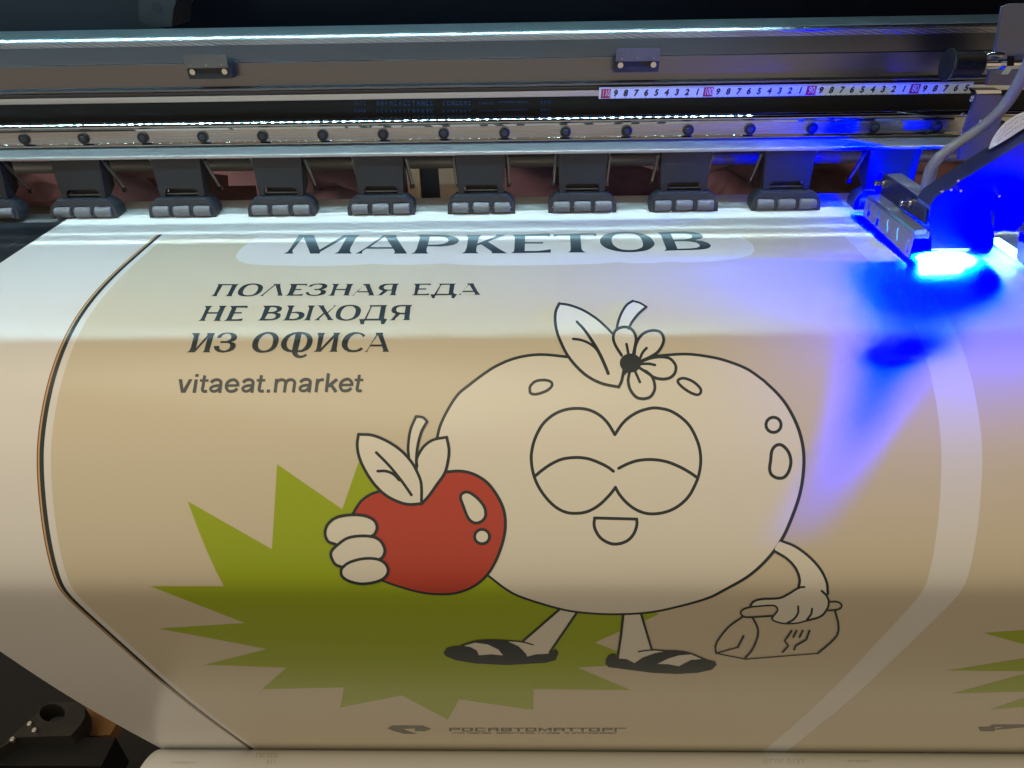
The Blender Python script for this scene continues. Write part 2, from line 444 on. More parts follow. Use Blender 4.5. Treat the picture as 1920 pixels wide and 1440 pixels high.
# toothed drive belt ---------------------------------------------------
b = MB(); b.box(-1.25, .95, YB + .004, YB + .0065, zat(212, YB + .004), zat(183.5, YB + .004))
BELT = obj('drive_belt', b, M['belt'], PR)
def belt_marks(rows):
    q = MB()
    for x0_, x1_, y0_, y1_ in rows:
        a = onY(x0_, y0_, YB + .0037); c = onY(x1_, y1_, YB + .0037)
        q.box(a[0], c[0], YB + .0037, YB + .0039, c[2], a[2])
    return q
rows = []
def word(x0_, x1_, yc, h, step, fillp=0.75):
    x = x0_
    while x < x1_:
        wd = step * random.uniform(.45, .8)
        k = random.random()
        if k < .45:
            rows.append((x, x + wd * .35, yc - h / 2, yc + h / 2)); rows.append((x + wd * .62, x + wd, yc - h / 2, yc + h / 2)); rows.append((x + wd * .36, x + wd * .61, yc - h * .12, yc + h * .1))
        elif k < .8:
            rows.append((x, x + wd * .35, yc - h / 2, yc + h / 2)); rows.append((x + wd * .36, x + wd, yc - h / 2, yc - h * .28)); rows.append((x + wd * .36, x + wd, yc + h * .28, yc + h / 2))
        else:
            rows.append((x, x + wd, yc - h / 2, yc - h * .25)); rows.append((x + wd * .3, x + wd * .7, yc - h * .24, yc + h / 2))
        x += step
for yc, h in ((193.5, 9), (208, 6)):
    word(664, 688, yc, h * .8, 6); word(705, 812, yc, h, 8.5); word(830, 886, yc, h * .8, 8); word(898, 926, yc, h * .4, 4); word(935, 990, yc - 2, h * .4, 5); word(1014, 1032, yc - 2, h * .6, 7)
obj('belt_lettering', belt_marks(rows), M['belt_ink'], BELT)

# measuring tape --------------------------------------------------------
YT = YB - .0127
x110 = onY(1135.5, 171, YT)[0]
xl = onY(1123, 171, YT)[0]; xr = onY(1821, 171, YT)[0]
zt0, zt1 = zat(161.5 + 1.6, YT, 1135), zat(182.3, YT, 1135)
zc_t = zat(171.6, YT, 1330)
hh = .0052
b = MB(); b.box(xl, xr, YT - .0002, YT, zc_t - hh, zc_t + hh + .0002)
TAPE = obj('measuring_tape', b, M['tape'], PR)
dep_text = []
def text_mesh(s, size, shear=0.0, offset=0.0):
    cu = bpy.data.curves.new('lettering', 'FONT'); cu.body = s; cu.size = size; cu.align_x = 'CENTER'; cu.align_y = 'CENTER'
    cu.shear = shear; cu.offset = offset; cu.resolution_u = 4
    o = bpy.data.objects.new('lettering', cu); C.objects.link(o)
    dg = bpy.context.evaluated_depsgraph_get(); me = bpy.data.meshes.new_from_object(o.evaluated_get(dg))
    v = [tuple(p.co) for p in me.vertices]; f = [tuple(p.vertices) for p in me.polygons]
    bpy.data.objects.remove(o); bpy.data.curves.remove(cu); bpy.data.meshes.remove(me)
    return v, f
nums = MB(); ticks = MB()
DG = {c: text_mesh(c, .0078, 0.18, .00035) for c in '123456789'}
val = 110; k = 0
while True:
    X = x110 + .01 * k
    v_ = 110 - k
    if v_ < 75: break
    if v_ % 10 == 0:
        for dx in (0,):
            q = rounded([(X - .0046, zc_t - .0046), (X + .0044, zc_t - .0046), (X + .0054, zc_t + .0040), (X - .0040, zc_t + .0040)], .0009, 3)
            reds = MB(); reds.prism([(p[0], YT - .0003, p[1]) for p in q], (0, -.00015, 0)); RB = obj('red_block', reds, M['tape_red'], TAPE)
        V, F = text_mesh(str(v_), .0090 if v_ >= 100 else .0092, 0.12, 0.0)
        sxx = .60 if v_ >= 100 else .68
        redn = MB(); redn.add([(X + .0004 + p[0] * sxx, YT - .00055, zc_t - .0002 + p[1]) for p in V], F); obj('white_numeral', redn, M['tape'], RB)
    else:
        V, F = DG[str(v_ % 10)]
        nums.add([(X - .0005 + p[0], YT - .0004, zc_t - .0004 + p[1]) for p in V], F)
    for m_ in range(10):
        xx = X + .005 + m_ * .001
        if xx < xr: ticks.box(xx - .00012, xx + .00012, YT - .0004, YT - .00025, zc_t + hh - (.0017 if m_ == 0 else .0012), zc_t + hh)
        if m_ in (0, 5) and xx < xr: ticks.box(xx - .00014, xx + .00014, YT - .0004, YT - .00025, zc_t - hh, zc_t - hh + .0012)
    k += 1
obj('numerals', nums, M['digit'], TAPE); obj('tick_marks', ticks, M['digit'], TAPE)


# two sensor brackets on the beam ------------------------------------------
cx0 = onY(384.5, 115, .7375)[0]; zc0 = onY(384.5, 115, .7375)[2]
cx1 = onY(1196.5, 101, .7375)[0]
bl = MB()
pb = rounded([(-.0215, -.0255 + .0115), (.0215, -.0255 + .0115), (.0215, .0), (-.0215, .0)], .001, 3)
bl.prism([(p[0], 0.7540, zc0 - .0060 + p[1] + .0035) for p in pb], (0, -.012, 0))
BR = obj('sensor_bracket', bl, M['hollow'], PR, origin=(0, 0.7540, zc0))
pl = MB(); pp = rounded([(-.0208, -.0062), (.0208, -.0062), (.0208, .0055), (-.0208, .0055)], [.0006, .0006, .0022, .0022], 5)
pl.prism([(p[0], 0.7395, zc0 + p[1]) for p in pp], (0, -.0012, 0))
parts = [obj('cover_plate', pl, M['grey_metal'], BR, origin=(0, 0.7520, zc0))]
for sx in (-.0158, .0158):
    s_ = MB(); s_.tube([(sx, 0.7415, zc0 - .0098), (sx, 0.7408, zc0 - .0098), (sx, 0.7395, zc0 - .0098), (sx, 0.7392, zc0 - .0098), (sx, 0.7405, zc0 - .0098)], [.0026, .0029, .0027, .0018, .0012], 20)
    parts.append(obj('screw', s_, M['chrome'], BR, origin=(sx, 0.7415, zc0 - .0098)))
for sx in (-.0150, 0, .0150):
    s_ = MB(); s_.cyl((sx, 0.7385, zc0 - .0036), (sx, 0.7376, zc0 - .0036), .0006, 10)
    parts.append(obj('rivet', s_, M['chrome'], BR, origin=(sx, 0.7385, zc0 - .0036)))
BR2 = BR.copy(); C.objects.link(BR2)
for p in parts:
    q = p.copy(); C.objects.link(q); q.parent = BR2
BR.location.x = cx0; BR2.location.x = cx1

# pinch roller units ----------------------------------------------------------
Y0, Z0 = .688, -.2441
UX = [onZ(px, 397, -.240)[0] for px in (1093,)][0]
b = MB()
# back wall of the housing, and front lip with three arches
sil = [(-.0325, .0005), (-.0330, .0065), (-.0310, .0115), (-.0255, .0160), (-.0205, .0178), (.0205, .0178), (.0255, .0160), (.0310, .0115), (.0330, .0065), (.0325, .0005)]
b.prism([(x, Y0 + .006, Z0 + z) for x, z in sil], (0, .010, 0))
fr = [(-.0335, .0003)]
for c in (-.0207, 0, .0207):
    a0, a1 = c - .0089, c + .0089
    fr += [(a0, .0003), (a0, .0085)] + [(c + .0089 * -math.cos(q), .0085 + .0036 * math.sin(q)) for q in np.linspace(.3, math.pi - .3, 7)] + [(a1, .0085), (a1, .0003)]
fr += [(.0335, .0003), (.0335, .0078), (.0310, .0128), (.0255, .0168), (-.0255, .0168), (-.0310, .0128), (-.0335, .0078)]
V, F = cdt([fr])
n_ = len(V)
for yy0, yy1 in ((Y0 - .0052, Y0 + .0058),):
    vv = [(p[0], yy0 + (p[1]) * .25, Z0 + p[1]) for p in V] + [(p[0], yy1, Z0 + p[1] + 0.0004) for p in V]
    ed = {}
    for f in F:
        for i in range(3):
            e = (f[i], f[(i + 1) % 3]); ed[e] = ed.get(e, 0) + 1
    side = [e for e in ed if (e[1], e[0]) not in ed]
    b.add(vv, [f for f in F] + [tuple(i + n_ for i in reversed(f)) for f in F] + [(a, c2, c2 + n_, a + n_) for a, c2 in side])
UN = obj('pinch_roller_unit', b, M['housing'], PR, origin=(0, Y0, Z0))
up = []
for c in (-.0207, 0, .0207):
    r_ = MB(); r_.cyl((c - .0080, Y0 - .0018, Z0 + .0056), (c + .0080, Y0 - .0018, Z0 + .0056), .0053, 28, .0007)
    ro = obj('roller', r_, M['roller'], UN, origin=(c, Y0, Z0 + .0056))
    a_ = MB(); a_.cyl((c - .0102, Y0 - .0018, Z0 + .0056), (c + .0102, Y0 - .0018, Z0 + .0056), .0011, 10)
    up.append((ro, [obj('axle', a_, M['chrome'], ro, origin=(c, Y0, Z0 + .0056))]))
A0 = np.array([Y0 + .007, Z0 + .0185]); A1 = np.array([.7005, -.1895])
ad = (A1 - A0) / np.linalg.norm(A1 - A0); an = np.array([-ad[1], ad[0]])
def ap(x, t, h):
    p = A0 + ad * t + an * h; return (x, p[0], p[1])
Ln = np.linalg.norm(A1 - A0)
a_ = MB()
wA, wB = .0205, .0228
# tapering plate with a cut-out over the hinge, edges folded back
pts = [(-wA, -.001), (-.0165, -.001), (-.0165, .0045), (-.0140, .0070), (.0140, .0070), (.0165, .0045), (.0165, -.001), (wA, -.001), (wB, Ln), (-wB, Ln)]
a_.prism([ap(x, t, .0020) for x, t in pts], np.array(ap(0, 0, 0)) - np.array(ap(0, 0, .0020)))
for sg in (-1, 1):
    q = [ap(sg * wA, -.001, .0018), ap(sg * wB, Ln, .0018), ap(sg * wB, Ln, -.016), ap(sg * wA, .008, -.020), ap(sg * wA, -.001, -.008)]
    a_.prism(q, (sg * .0016, 0, 0))
arm = obj('lever_arm', a_, M['arm'], UN, origin=(0, A0[0], A0[1]))
h_ = MB(); h_.prism([ap(-.0160, -.001, -.006), ap(.0160, -.001, -.006), ap(.0160, .008, -.006), ap(-.0160, .008, -.006)], (0, .002, .0005))
hin = obj('hinge_recess', h_, M['hollow'], UN, origin=(0, A0[0], A0[1]))
p_ = MB(); p_.cyl(ap(-.0160, .0016, -.001), ap(.0160, .0016, -.001), .0009, 12)
pin = obj('hinge_pin', p_, M['grey_metal'], UN, origin=(0, A0[0], A0[1]))
def coil(x):
    m_ = MB(); pts = []
    B0 = np.array([x * 1.02, .7225, -.2250]); B1 = np.array([x, .7035, -.1945]); D = B1 - B0; Ls = np.linalg.norm(D); D /= Ls
    e1 = np.array([1.0, 0, 0]); e2 = np.cross(D, e1); turns = 26; n = turns * 8
    for i in range(n + 1):
        u = i / n; q = u * turns * 2 * math.pi
        pts.append(tuple(B0 + D * Ls * u + e1 * .0015 * math.cos(q) + e2 * .0015 * math.sin(q)))
    m_.tube(pts, .00050, 5)
    m_.tube([tuple(B1), tuple(B1 + D * .005)], .0006, 6); m_.tube([tuple(B0), tuple(B0 - D * .003)], .0006, 6)
    p = B0 - D * .003; m_.box(p[0] - .0022, p[0] + .0022, p[1] - .002, p[1] + .002, p[2] - .0025, p[2] + .0010)
    return m_
sprs = [obj('tension_spring', coil(x), M['spring'], UN, origin=(x, A0[0], A0[1])) for x in (-.0262, .0262)]
kids = [(arm, []), (hin, []), (pin, [])] + [(s_, []) for s_ in sprs] + up
UNITS = [UX + .1 * i for i in range(-6, 4)]
base = Vector(UN.location)
for i, X in enumerate(UNITS):
    if i == 0: o = UN
    else:
        o = UN.copy(); C.objects.link(o)
        for ch, gs in kids:
            c = ch.copy(); C.objects.link(c); c.parent = o
            for g in gs:
                d = g.copy(); C.objects.link(d); d.parent = c
    o.location = base + Vector((X, 0, 0))

# platen, feed bar, feed tube, front guide ---------------------------------------
yp = onZ(60, 417, -.2468)[1]
b = MB(); b.xprism(rounded([(.49, -.266), (yp, -.262), (yp, -.2466), (.55, -.2470), (.515, -.2515)], [0, 0, .001, 0, 0], 3), -1.25, .95)
PL = obj('platen', b, M['platen'], PR)
sc_ = MB()
for (xa, ya, xb, yb, wd) in ((0, 472, 52, 441, 1.6), (0, 483, 9, 478, 1), (4, 487, 50, 459, .8), (30, 462, 33, 460, 2.2), (37, 457, 45, 454, .8), (62, 440, 66, 439, 1.2), (70, 444, 82, 438, .7), (0, 450, 12, 449, .6), (15, 430, 60, 424, .5), (74, 424, 82, 426, .5), (50, 433, 58, 434, 1), (22, 427, 45, 420, .6), (0, 427, 30, 421, .5), (56, 452, 70, 446, .5)):
    A = np.array(onZ(xa, ya, -.2463)); B_ = np.array(onZ(xb, yb, -.2463))
    d = (B_ - A) / np.linalg.norm(B_ - A); n = np.array([-d[1], d[0], 0]) * wd * .0003
    m_ = (A + B_) / 2
    sc_.add([A, m_ + n, B_, m_ - n], [(0, 1, 2, 3)])
obj('surface_scratches', sc_, M['scratch'], PL)
b = MB(); b.xprism(rounded([(yp + .0006, -.262), (.712, -.262), (.712, -.2485), (yp + .0006, -.2478)], .001, 3), -1.25, .95)
obj('feed_roller_bar', b, M['alu'], PR)
b = MB(); b.xprism(rounded([(.7405, -.285), (.775, -.285), (.775, -.2630), (.7405, -.2500)], .0015, 3), -1.25, .95)
obj('rear_table_bar', b, M['grey_metal'], PR)
b = MB(); b.cyl((-1.25, .80, zat(302.5, .80)), (.95, .80, zat(302.5, .80)), .0066, 28)
obj('cross_tube', b, M['tube'], PR)
g = [(PD[i][0] - PN[i][0] * .003, PD[i][1] - PN[i][1] * .003) for i in range(60, 235, 5)]
g2 = [(p[0] + .012, p[1] - .006) for p in reversed(g)]
b = MB()
n = len(g)
for x_0, x_1 in ((-.455, .95),):
    vv = [(x_0, *p) for p in g] + [(x_1, *p) for p in g] + [(x_0, p[0] + .010, p[1] - .012) for p in g] + [(x_1, p[0] + .010, p[1] - .012) for p in g]
    b.add(vv, [(i, i + 1, n + i + 1, n + i) for i in range(n - 1)] + [(2 * n + i, 3 * n + i, 3 * n + i + 1, 2 * n + i + 1) for i in range(n - 1)])
obj('front_guide', b, M['dark_metal'], PR)
# hood with the light strip ---------------------------------------------------------
b = MB(); b.box(-1.3, 1.0, .955, .965, -.115, .26)
HB = obj('hood_back_panel', b, M['hood'], PR)
b = MB(); b.box(-1.3, onY(292, 20, .935)[0], .935, .945, -.115, .26)
obj('hood_inner_panel', b, M['inner'], PR)
b = MB(); b.box(-1.3, 1.0, .50, .955, .26, .27)
obj('hood_roof', b, M['hood'], PR)
b = MB(); b.box(-1.3, 1.0, .5485, .5525, -.020, .26)
obj('hood_door', b, M['hood'], PR)
b = MB(); b.prism([onY(px, py, .86) for px, py in ((258, -40), (261, 38), (285, 50), (322, 50), (325, 18), (331, 0), (331, -40))], (0, .05, 0))
HBK = obj('hinge_block', b, M['dark_metal'], PR)
b = MB(); p = onY(294, 14, .8597); b.cyl((p[0], .8592, p[2]), (p[0], .8605, p[2]), .0052, 20)
obj('hinge_hole', b, M['hollow'], HBK)
b = MB(); b.box(-1.2, .95, .5925, .6015, .1015, .1035)
LS = obj('light_strip', b, M['tape'], PR)
b = MB()
x = -1.19
while x < .31:
    b.box(x, x + .0036, .5955, .5985, .0998, .1012); x += .0122
obj('light_diodes', b, M['led'], LS)

# ================================================================== BANNER
BN = MB()
XL, XR = onZ(115, 418, -.2445)[0], 0.80
idx = list(range(0, len(PD), 1))
if idx[-1] != len(PD) - 1: idx.append(len(PD) - 1)
n = len(idx); NX = 16
def wav(X, s):
    return 0.0
top = []; bot = []
for i in idx:
    for j in range(NX + 1):
        X = XL + (XR - XL) * j / NX
        top.append((X, PD[i][0], PD[i][1])); bot.append((X, PD[i][0] - PN[i][0] * .0005, PD[i][1] - PN[i][1] * .0005))
# the sheet dips behind the table at its far end
T_ = len(top); w_ = NX + 1
f = []
for i in range(n - 1):
    for j in range(NX):
        a = i * w_ + j
        f.append((a, a + 1, a + w_ + 1, a + w_)); f.append((T_ + a, T_ + a + w_, T_ + a + w_ + 1, T_ + a + 1))
for i in range(n - 1):
    a = i * w_; f.append((a, a + w_, T_ + a + w_, T_ + a)); a = i * w_ + NX; f.append((a, T_ + a, T_ + a + w_, a + w_))
BN.add(top + bot, f)
BAN = obj('printed_banner', BN, M['vinyl'])
tag(BAN, 'beige printed vinyl banner with cartoon fruit and green starburst feeding out of printer', 'banner')

# --- background panels
def xpix(X, s):  # panel edges are straight lines along the sheet
    return X
def panel(xa, xb, s0, s1, off):
    m_ = MB(); ss = np.arange(s0, s1 + .0015, .003); k = len(ss)
    vs = []
    for s_ in ss:
        for t in range(9): vs.append(xs3(xa + (xb - xa) * t / 8, s_, off))
    m_.add(vs, [(i * 9 + j, i * 9 + j + 1, i * 9 + 10 + j, i * 9 + 9 + j) for i in range(k - 1) for j in range(8)])
    return m_
sTop = to_xs(700, 437)[1]; sEnd = PS[-1] - .002
xP0 = to_xs(95.5, 860)[0]; xP1 = to_xs(1765, 860)[0]; xP2 = to_xs(1842, 860)[0]
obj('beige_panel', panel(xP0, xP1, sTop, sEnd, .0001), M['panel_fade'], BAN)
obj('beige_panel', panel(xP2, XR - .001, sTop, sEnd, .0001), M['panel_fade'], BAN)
xS = to_xs(78, 869)[0]
def line(dx0, dx1): return panel(xS + dx0, xS + dx1, sTop - .002, sEnd, .00014)
obj('border_line', line(-.0014, .0016), M['ink'], BAN)
obj('border_line', line(-.0026, -.0015), M['gold'], BAN)
obj('border_line', line(-.0035, -.0027), M['rust'], BAN)

# --- starbursts
def c5(p): return crop(p, 280, 820, 2.769)
sb = c5([(200, 332), (637, 580), (664, 140), (1002, 373), (1090, 120)]) + [(720, 900), (900, 980), (1050, 1080), (1150, 1130), (1236.6, 1150.8), (1115, 1204.6), (1155, 1220), (1175, 1240), (1137, 1248.4), (1082.5, 1251.4), (1182, 1293.7),
    (1000.5, 1292), (999.5, 1331), (861, 1311), (839.5, 1349), (753, 1303.5), (638, 1326)] + c5([(1012, 1297), (585, 1307), (712, 1195), (290, 1180), (612, 1098), (52, 992), (498, 963), (5, 772), (388, 772), (345, 690), (300, 590), (255, 480)])
Print().fill([sb], .0002).build('green_starburst', M['green'], BAN)
sb2 = [(1843.7, 1186.3), (1920, 1181), (2080, 1172), (2080, 1345), (1990, 1334), (1915, 1325.5), (1856, 1330.3), (1920, 1308.5), (1940, 1296), (1785, 1300), (1920, 1263.5), (1950, 1258.5), (1776, 1256.8), (1920, 1234), (1960, 1222), (1920, 1207.5)]
Print().fill([sb2], .0002).build('green_starburst', M['green'], BAN)

# --- white cloud behind the headline
cl = [(492, 437.5), (478, 447), (463, 458), (450, 468), (441.5, 481), (447, 489), (460, 494), (478, 496.5), (520, 498.5), (580, 499.5), (640, 498.5), (680, 496.5), (699, 494.8), (730, 496.5), (780, 497), (812, 496), (830, 494.3), (870, 497), (920, 498.5),
      (990, 498), (1060, 497), (1120, 495), (1159, 491.8), (1190, 494), (1220, 493.5), (1255, 491.2), (1300, 492.5), (1345, 490), (1385, 485), (1408, 478), (1415, 470), (1411, 458), (1400, 450), (1390, 443), (1386, 438)]
Print().fill([cl], .0002).build('white_cloud_patch', M['vinyl'], BAN)

# --- headline lettering
hA = lambda p: crop(p, 500, 420, 4.364)
hB = lambda p: crop(p, 930, 420, 4.364)
H = Print()
def Lt(P, off, loops, f):
    P.fill([f(l) for l in loops], off)
OFF = .0003
Lt(H, OFF, [[(140, 245), (170, 230), (195, 200), (265, 92), (385, 92), (434, 213), (635, 92), (765, 92), (735, 112), (688, 195), (681, 222), (697, 245), (553, 245), (585, 230), (605, 200), (656, 107), (437, 232), (435, 245), (357, 245), (302, 108), (215, 215), (211, 232), (222, 245)]], hA)
Lt(H, OFF, [[(728, 245), (765, 225), (820, 190), (948, 100), (940, 92), (1062, 92), (1060, 105), (1085, 150), (1150, 245), (1038, 245), (1050, 232), (1036, 205), (815, 205), (785, 225), (780, 245)], [(845, 191), (1027, 191), (968, 106)]], hA)
Lt(H, OFF, [[(1183, 245), (1210, 232), (1228, 205), (1255, 110), (1243, 90), (1340, 90), (1420, 90), (1480, 94), (1540, 107), (1570, 122), (1576, 138), (1560, 160), (1525, 174), (1485, 181), (1420, 187), (1315, 186), (1308, 215), (1310, 232), (1325, 245)], [(1337, 104), (1319, 171), (1400, 170), (1450, 163), (1482, 150), (1491, 136), (1482, 121), (1455, 110), (1415, 105)]], hA)
Lt(H, OFF, [[(1595, 243), (1622, 228), (1637, 195), (1648, 112), (1632, 92), (1757, 92), (1737, 110), (1724, 162), (1880, 100), (1875, 90), (1958, 90), (1930, 102), (1812, 147), (1905, 207), (1968, 243), (1842, 243), (1843, 230), (1825, 215), (1756, 170), (1722, 178), (1715, 215), (1718, 230), (1735, 243)]], hA)
Lt(H, OFF, [[(122, 241), (145, 228), (150, 205), (155, 120), (150, 105), (135, 90), (440, 80), (443, 106), (405, 100), (240, 100), (237, 150), (385, 150), (385, 163), (237, 163), (235, 223), (330, 223), (400, 216), (448, 208), (449, 237)]], hB)
Lt(H, OFF, [[(470, 85), (820, 78), (822, 102), (790, 95), (690, 95), (700, 205), (712, 222), (735, 236), (592, 236), (607, 222), (612, 205), (605, 97), (510, 97), (472, 108)]], hB)
sm = lambda p: smooth(p, True, 4)
Lt(H, OFF, [sm([(850, 140), (866, 108), (910, 82), (1000, 68), (1090, 66), (1190, 80), (1260, 110), (1297, 158), (1280, 192), (1225, 220), (1120, 233), (1020, 230), (920, 208), (866, 175)]), sm([(946, 130), (956, 105), (990, 86), (1060, 80), (1130, 85), (1175, 108), (1195, 140), (1202, 172), (1190, 195), (1140, 212), (1080, 215), (1020, 208), (975, 185), (953, 158)])], hB)
Lt(H, OFF, [[(1318, 72), (1345, 68), (1450, 65), (1540, 64), (1610, 68), (1660, 78), (1688, 92), (1693, 108), (1680, 122), (1632, 134), (1690, 141), (1735, 156), (1758, 175), (1755, 190), (1730, 204), (1680, 212), (1600, 216), (1375, 222), (1392, 208), (1386, 190), (1350, 95)], [(1428, 80), (1452, 130), (1540, 128), (1585, 122), (1607, 110), (1604, 96), (1585, 86), (1540, 80)], [(1460, 145), (1485, 205), (1590, 202), (1640, 197), (1666, 186), (1665, 172), (1640, 156), (1590, 147), (1540, 144)]], hB)
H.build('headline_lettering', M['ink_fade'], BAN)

# --- slogan lettering, three lines
cC = lambda p: crop(p, 380, 510, 6.857)
cD = lambda p: crop(p, 640, 510, 6.857)
cG = lambda p: crop(p, 320, 510, 3.2)
S1 = Print()
Lt(S1, OFF, [[(103, 315), (133, 303), (150, 283), (203, 172), (193, 158), (468, 160), (440, 180), (382, 290), (374, 300), (384, 315), (287, 315), (312, 303), (328, 283), (380, 175), (258, 175), (190, 290), (182, 302), (192, 315)]], cC)
Lt(S1, OFF, [sm([(452, 270), (470, 225), (520, 180), (590, 156), (660, 151), (735, 162), (775, 190), (770, 228), (740, 270), (680, 302), (600, 317), (520, 315), (467, 300)]), sm([(518, 268), (540, 218), (585, 180), (640, 166), (685, 172), (712, 195), (706, 235), (675, 275), (630, 298), (580, 304), (535, 294)])], cC)
Lt(S1, OFF, [[(740, 313), (772, 290), (918, 172), (913, 158), (1003, 158), (998, 180), (1015, 270), (1030, 308), (958, 308), (970, 295), (965, 270), (938, 172), (790, 292), (780, 302), (779, 313)]], cC)
Lt(S1, OFF, [[(1058, 308), (1090, 295), (1108, 270), (1140, 185), (1125, 157), (1345, 157), (1343, 181), (1310, 173), (1215, 173), (1195, 222), (1275, 222), (1268, 237), (1190, 237), (1160, 292), (1230, 292), (1292, 284), (1283, 308)]], cC)
Lt(S1, OFF, [[(1360, 193), (1385, 170), (1440, 155), (1510, 150), (1560, 152), (1595, 165), (1608, 183), (1595, 205), (1560, 222), (1530, 229), (1570, 236), (1589, 253), (1583, 275), (1558, 293), (1500, 307), (1430, 312), (1370, 307), (1335, 293), (1326, 275), (1331, 263), (1364, 262), (1368, 280), (1390, 293), (1430, 298), (1480, 293), (1512, 276), (1521, 257), (1510, 242), (1485, 237), (1432, 237), (1438, 222), (1490, 220), (1525, 205), (1540, 185), (1530, 171), (1480, 163), (1430, 172), (1398, 193)]], cC)
Lt(S1, OFF, [[(1610, 308), (1640, 295), (1657, 270), (1685, 182), (1668, 157), (1760, 157), (1737, 180), (1717, 222), (1838, 222), (1857, 182), (1851, 157), (1943, 157), (1918, 180), (1885, 275), (1878, 292), (1893, 305), (1798, 305), (1818, 295), (1835, 237), (1710, 237), (1695, 285), (1690, 297), (1700, 308)]], cC)
Lt(S1, OFF, [[(135, 305), (170, 290), (290, 180), (282, 157), (368, 157), (370, 178), (410, 275), (425, 305), (340, 305), (357, 290), (345, 265), (185, 265), (165, 290), (168, 305)], [(195, 252), (340, 250), (305, 172)]], cD)
Lt(S1, OFF, [[(450, 305), (480, 297), (530, 250), (530, 243), (497, 233), (480, 215), (484, 193), (510, 171), (550, 158), (610, 154), (747, 153), (720, 175), (695, 275), (697, 290), (710, 303), (612, 303), (635, 290), (650, 243), (600, 243), (545, 285), (535, 292), (520, 303)], [(663, 168), (645, 230), (590, 230), (558, 224), (544, 209), (550, 190), (572, 175), (610, 168)]], cD)
Lt(S1, OFF, [[(900, 303), (930, 290), (942, 270), (955, 180), (935, 155), (1150, 153), (1150, 176), (1120, 168), (1010, 168), (998, 215), (1095, 215), (1090, 230), (993, 230), (977, 286), (1050, 286), (1105, 282), (1130, 275), (1125, 300)]], cD)
Lt(S1, OFF, [[(1145, 290), (1195, 290), (1270, 175), (1258, 153), (1475, 153), (1455, 172), (1440, 265), (1455, 285), (1490, 288), (1450, 342), (1415, 342), (1420, 310), (1410, 300), (1220, 302), (1205, 315), (1200, 342), (1170, 342)], [(1285, 170), (1225, 285), (1380, 283), (1395, 168)]], cD)
Lt(S1, OFF, [[(1500, 298), (1530, 285), (1630, 170), (1618, 150), (1702, 150), (1705, 170), (1755, 260), (1788, 297), (1705, 297), (1722, 285), (1705, 260), (1550, 262), (1535, 285), (1540, 298)], [(1565, 246), (1695, 244), (1645, 165)]], cD)
S1.build('slogan_lettering', M['ink'], BAN)
S2 = Print()
Lt(S2, OFF, [[(-58, 632), (-30, 618), (-10, 590), (45, 470), (30, 440), (128, 440), (100, 465), (70, 520), (195, 520), (225, 465), (212, 438), (315, 438), (285, 465), (228, 595), (222, 615), (235, 632), (135, 632), (155, 618), (190, 540), (62, 540), (35, 600), (28, 617), (40, 632)]], cC)
Lt(S2, OFF, [[(272, 632), (305, 615), (320, 590), (375, 470), (355, 440), (583, 437), (575, 468), (540, 462), (440, 462), (415, 520), (510, 520), (500, 538), (407, 538), (372, 611), (440, 611), (520, 600), (505, 632)]], cC)
Lt(S2, OFF, [[(705, 628), (735, 612), (755, 585), (800, 465), (780, 437), (930, 435), (985, 441), (1020, 458), (1022, 482), (1003, 506), (955, 525), (995, 537), (1007, 558), (995, 587), (960, 610), (900, 625), (830, 628)], [(873, 457), (845, 517), (910, 515), (945, 502), (958, 482), (948, 464), (910, 455)], [(838, 540), (800, 606), (870, 608), (915, 600), (940, 578), (940, 556), (920, 543), (890, 538)]], cC)
Lt(S2, OFF, [[(1025, 627), (1055, 612), (1070, 585), (1110, 470), (1090, 433), (1190, 435), (1165, 460), (1145, 520), (1215, 512), (1275, 517), (1308, 535), (1312, 560), (1298, 587), (1260, 612), (1180, 627)], [(1140, 532), (1115, 604), (1170, 607), (1210, 597), (1237, 573), (1235, 547), (1200, 531)]], cC)
Lt(S2, OFF, [[(1290, 625), (1318, 612), (1333, 590), (1372, 470), (1355, 433), (1450, 435), (1425, 460), (1385, 590), (1380, 610), (1392, 625)]], cC)
Lt(S2, OFF, [[(1475, 433), (1565, 433), (1562, 450), (1605, 520), (1690, 445), (1685, 433), (1720, 433), (1690, 455), (1614, 533), (1660, 600), (1690, 622), (1597, 622), (1610, 610), (1564, 545), (1500, 605), (1505, 625), (1430, 625), (1460, 610), (1554, 530), (1500, 450)]], cC)
Lt(S2, OFF, [sm([(-73, 565), (-55, 500), (-5, 450), (70, 428), (140, 426), (210, 440), (250, 475), (252, 515), (225, 570), (165, 610), (80, 630), (0, 625), (-55, 603)]), sm([(-10, 560), (8, 500), (50, 457), (100, 441), (150, 448), (183, 480), (180, 530), (155, 580), (110, 605), (60, 612), (12, 598)])], cD)
Lt(S2, OFF, [[(230, 610), (298, 607), (375, 455), (362, 430), (597, 428), (575, 450), (550, 590), (558, 605), (592, 608), (552, 675), (512, 675), (510, 640), (500, 627), (310, 628), (298, 640), (290, 677), (248, 677)], [(393, 448), (325, 605), (480, 602), (512, 447)]], cD)
Lt(S2, OFF, [[(610, 625), (645, 612), (695, 548), (695, 540), (660, 528), (643, 503), (650, 470), (680, 445), (725, 431), (780, 427), (915, 427), (890, 455), (875, 600), (878, 612), (888, 622), (785, 622), (808, 608), (815, 548), (755, 548), (700, 600), (690, 612), (690, 624)], [(828, 446), (815, 527), (765, 527), (722, 517), (705, 495), (713, 466), (735, 451), (770, 446)]], cD)
S2.build('slogan_lettering', M['ink'], BAN)
S3 = Print()
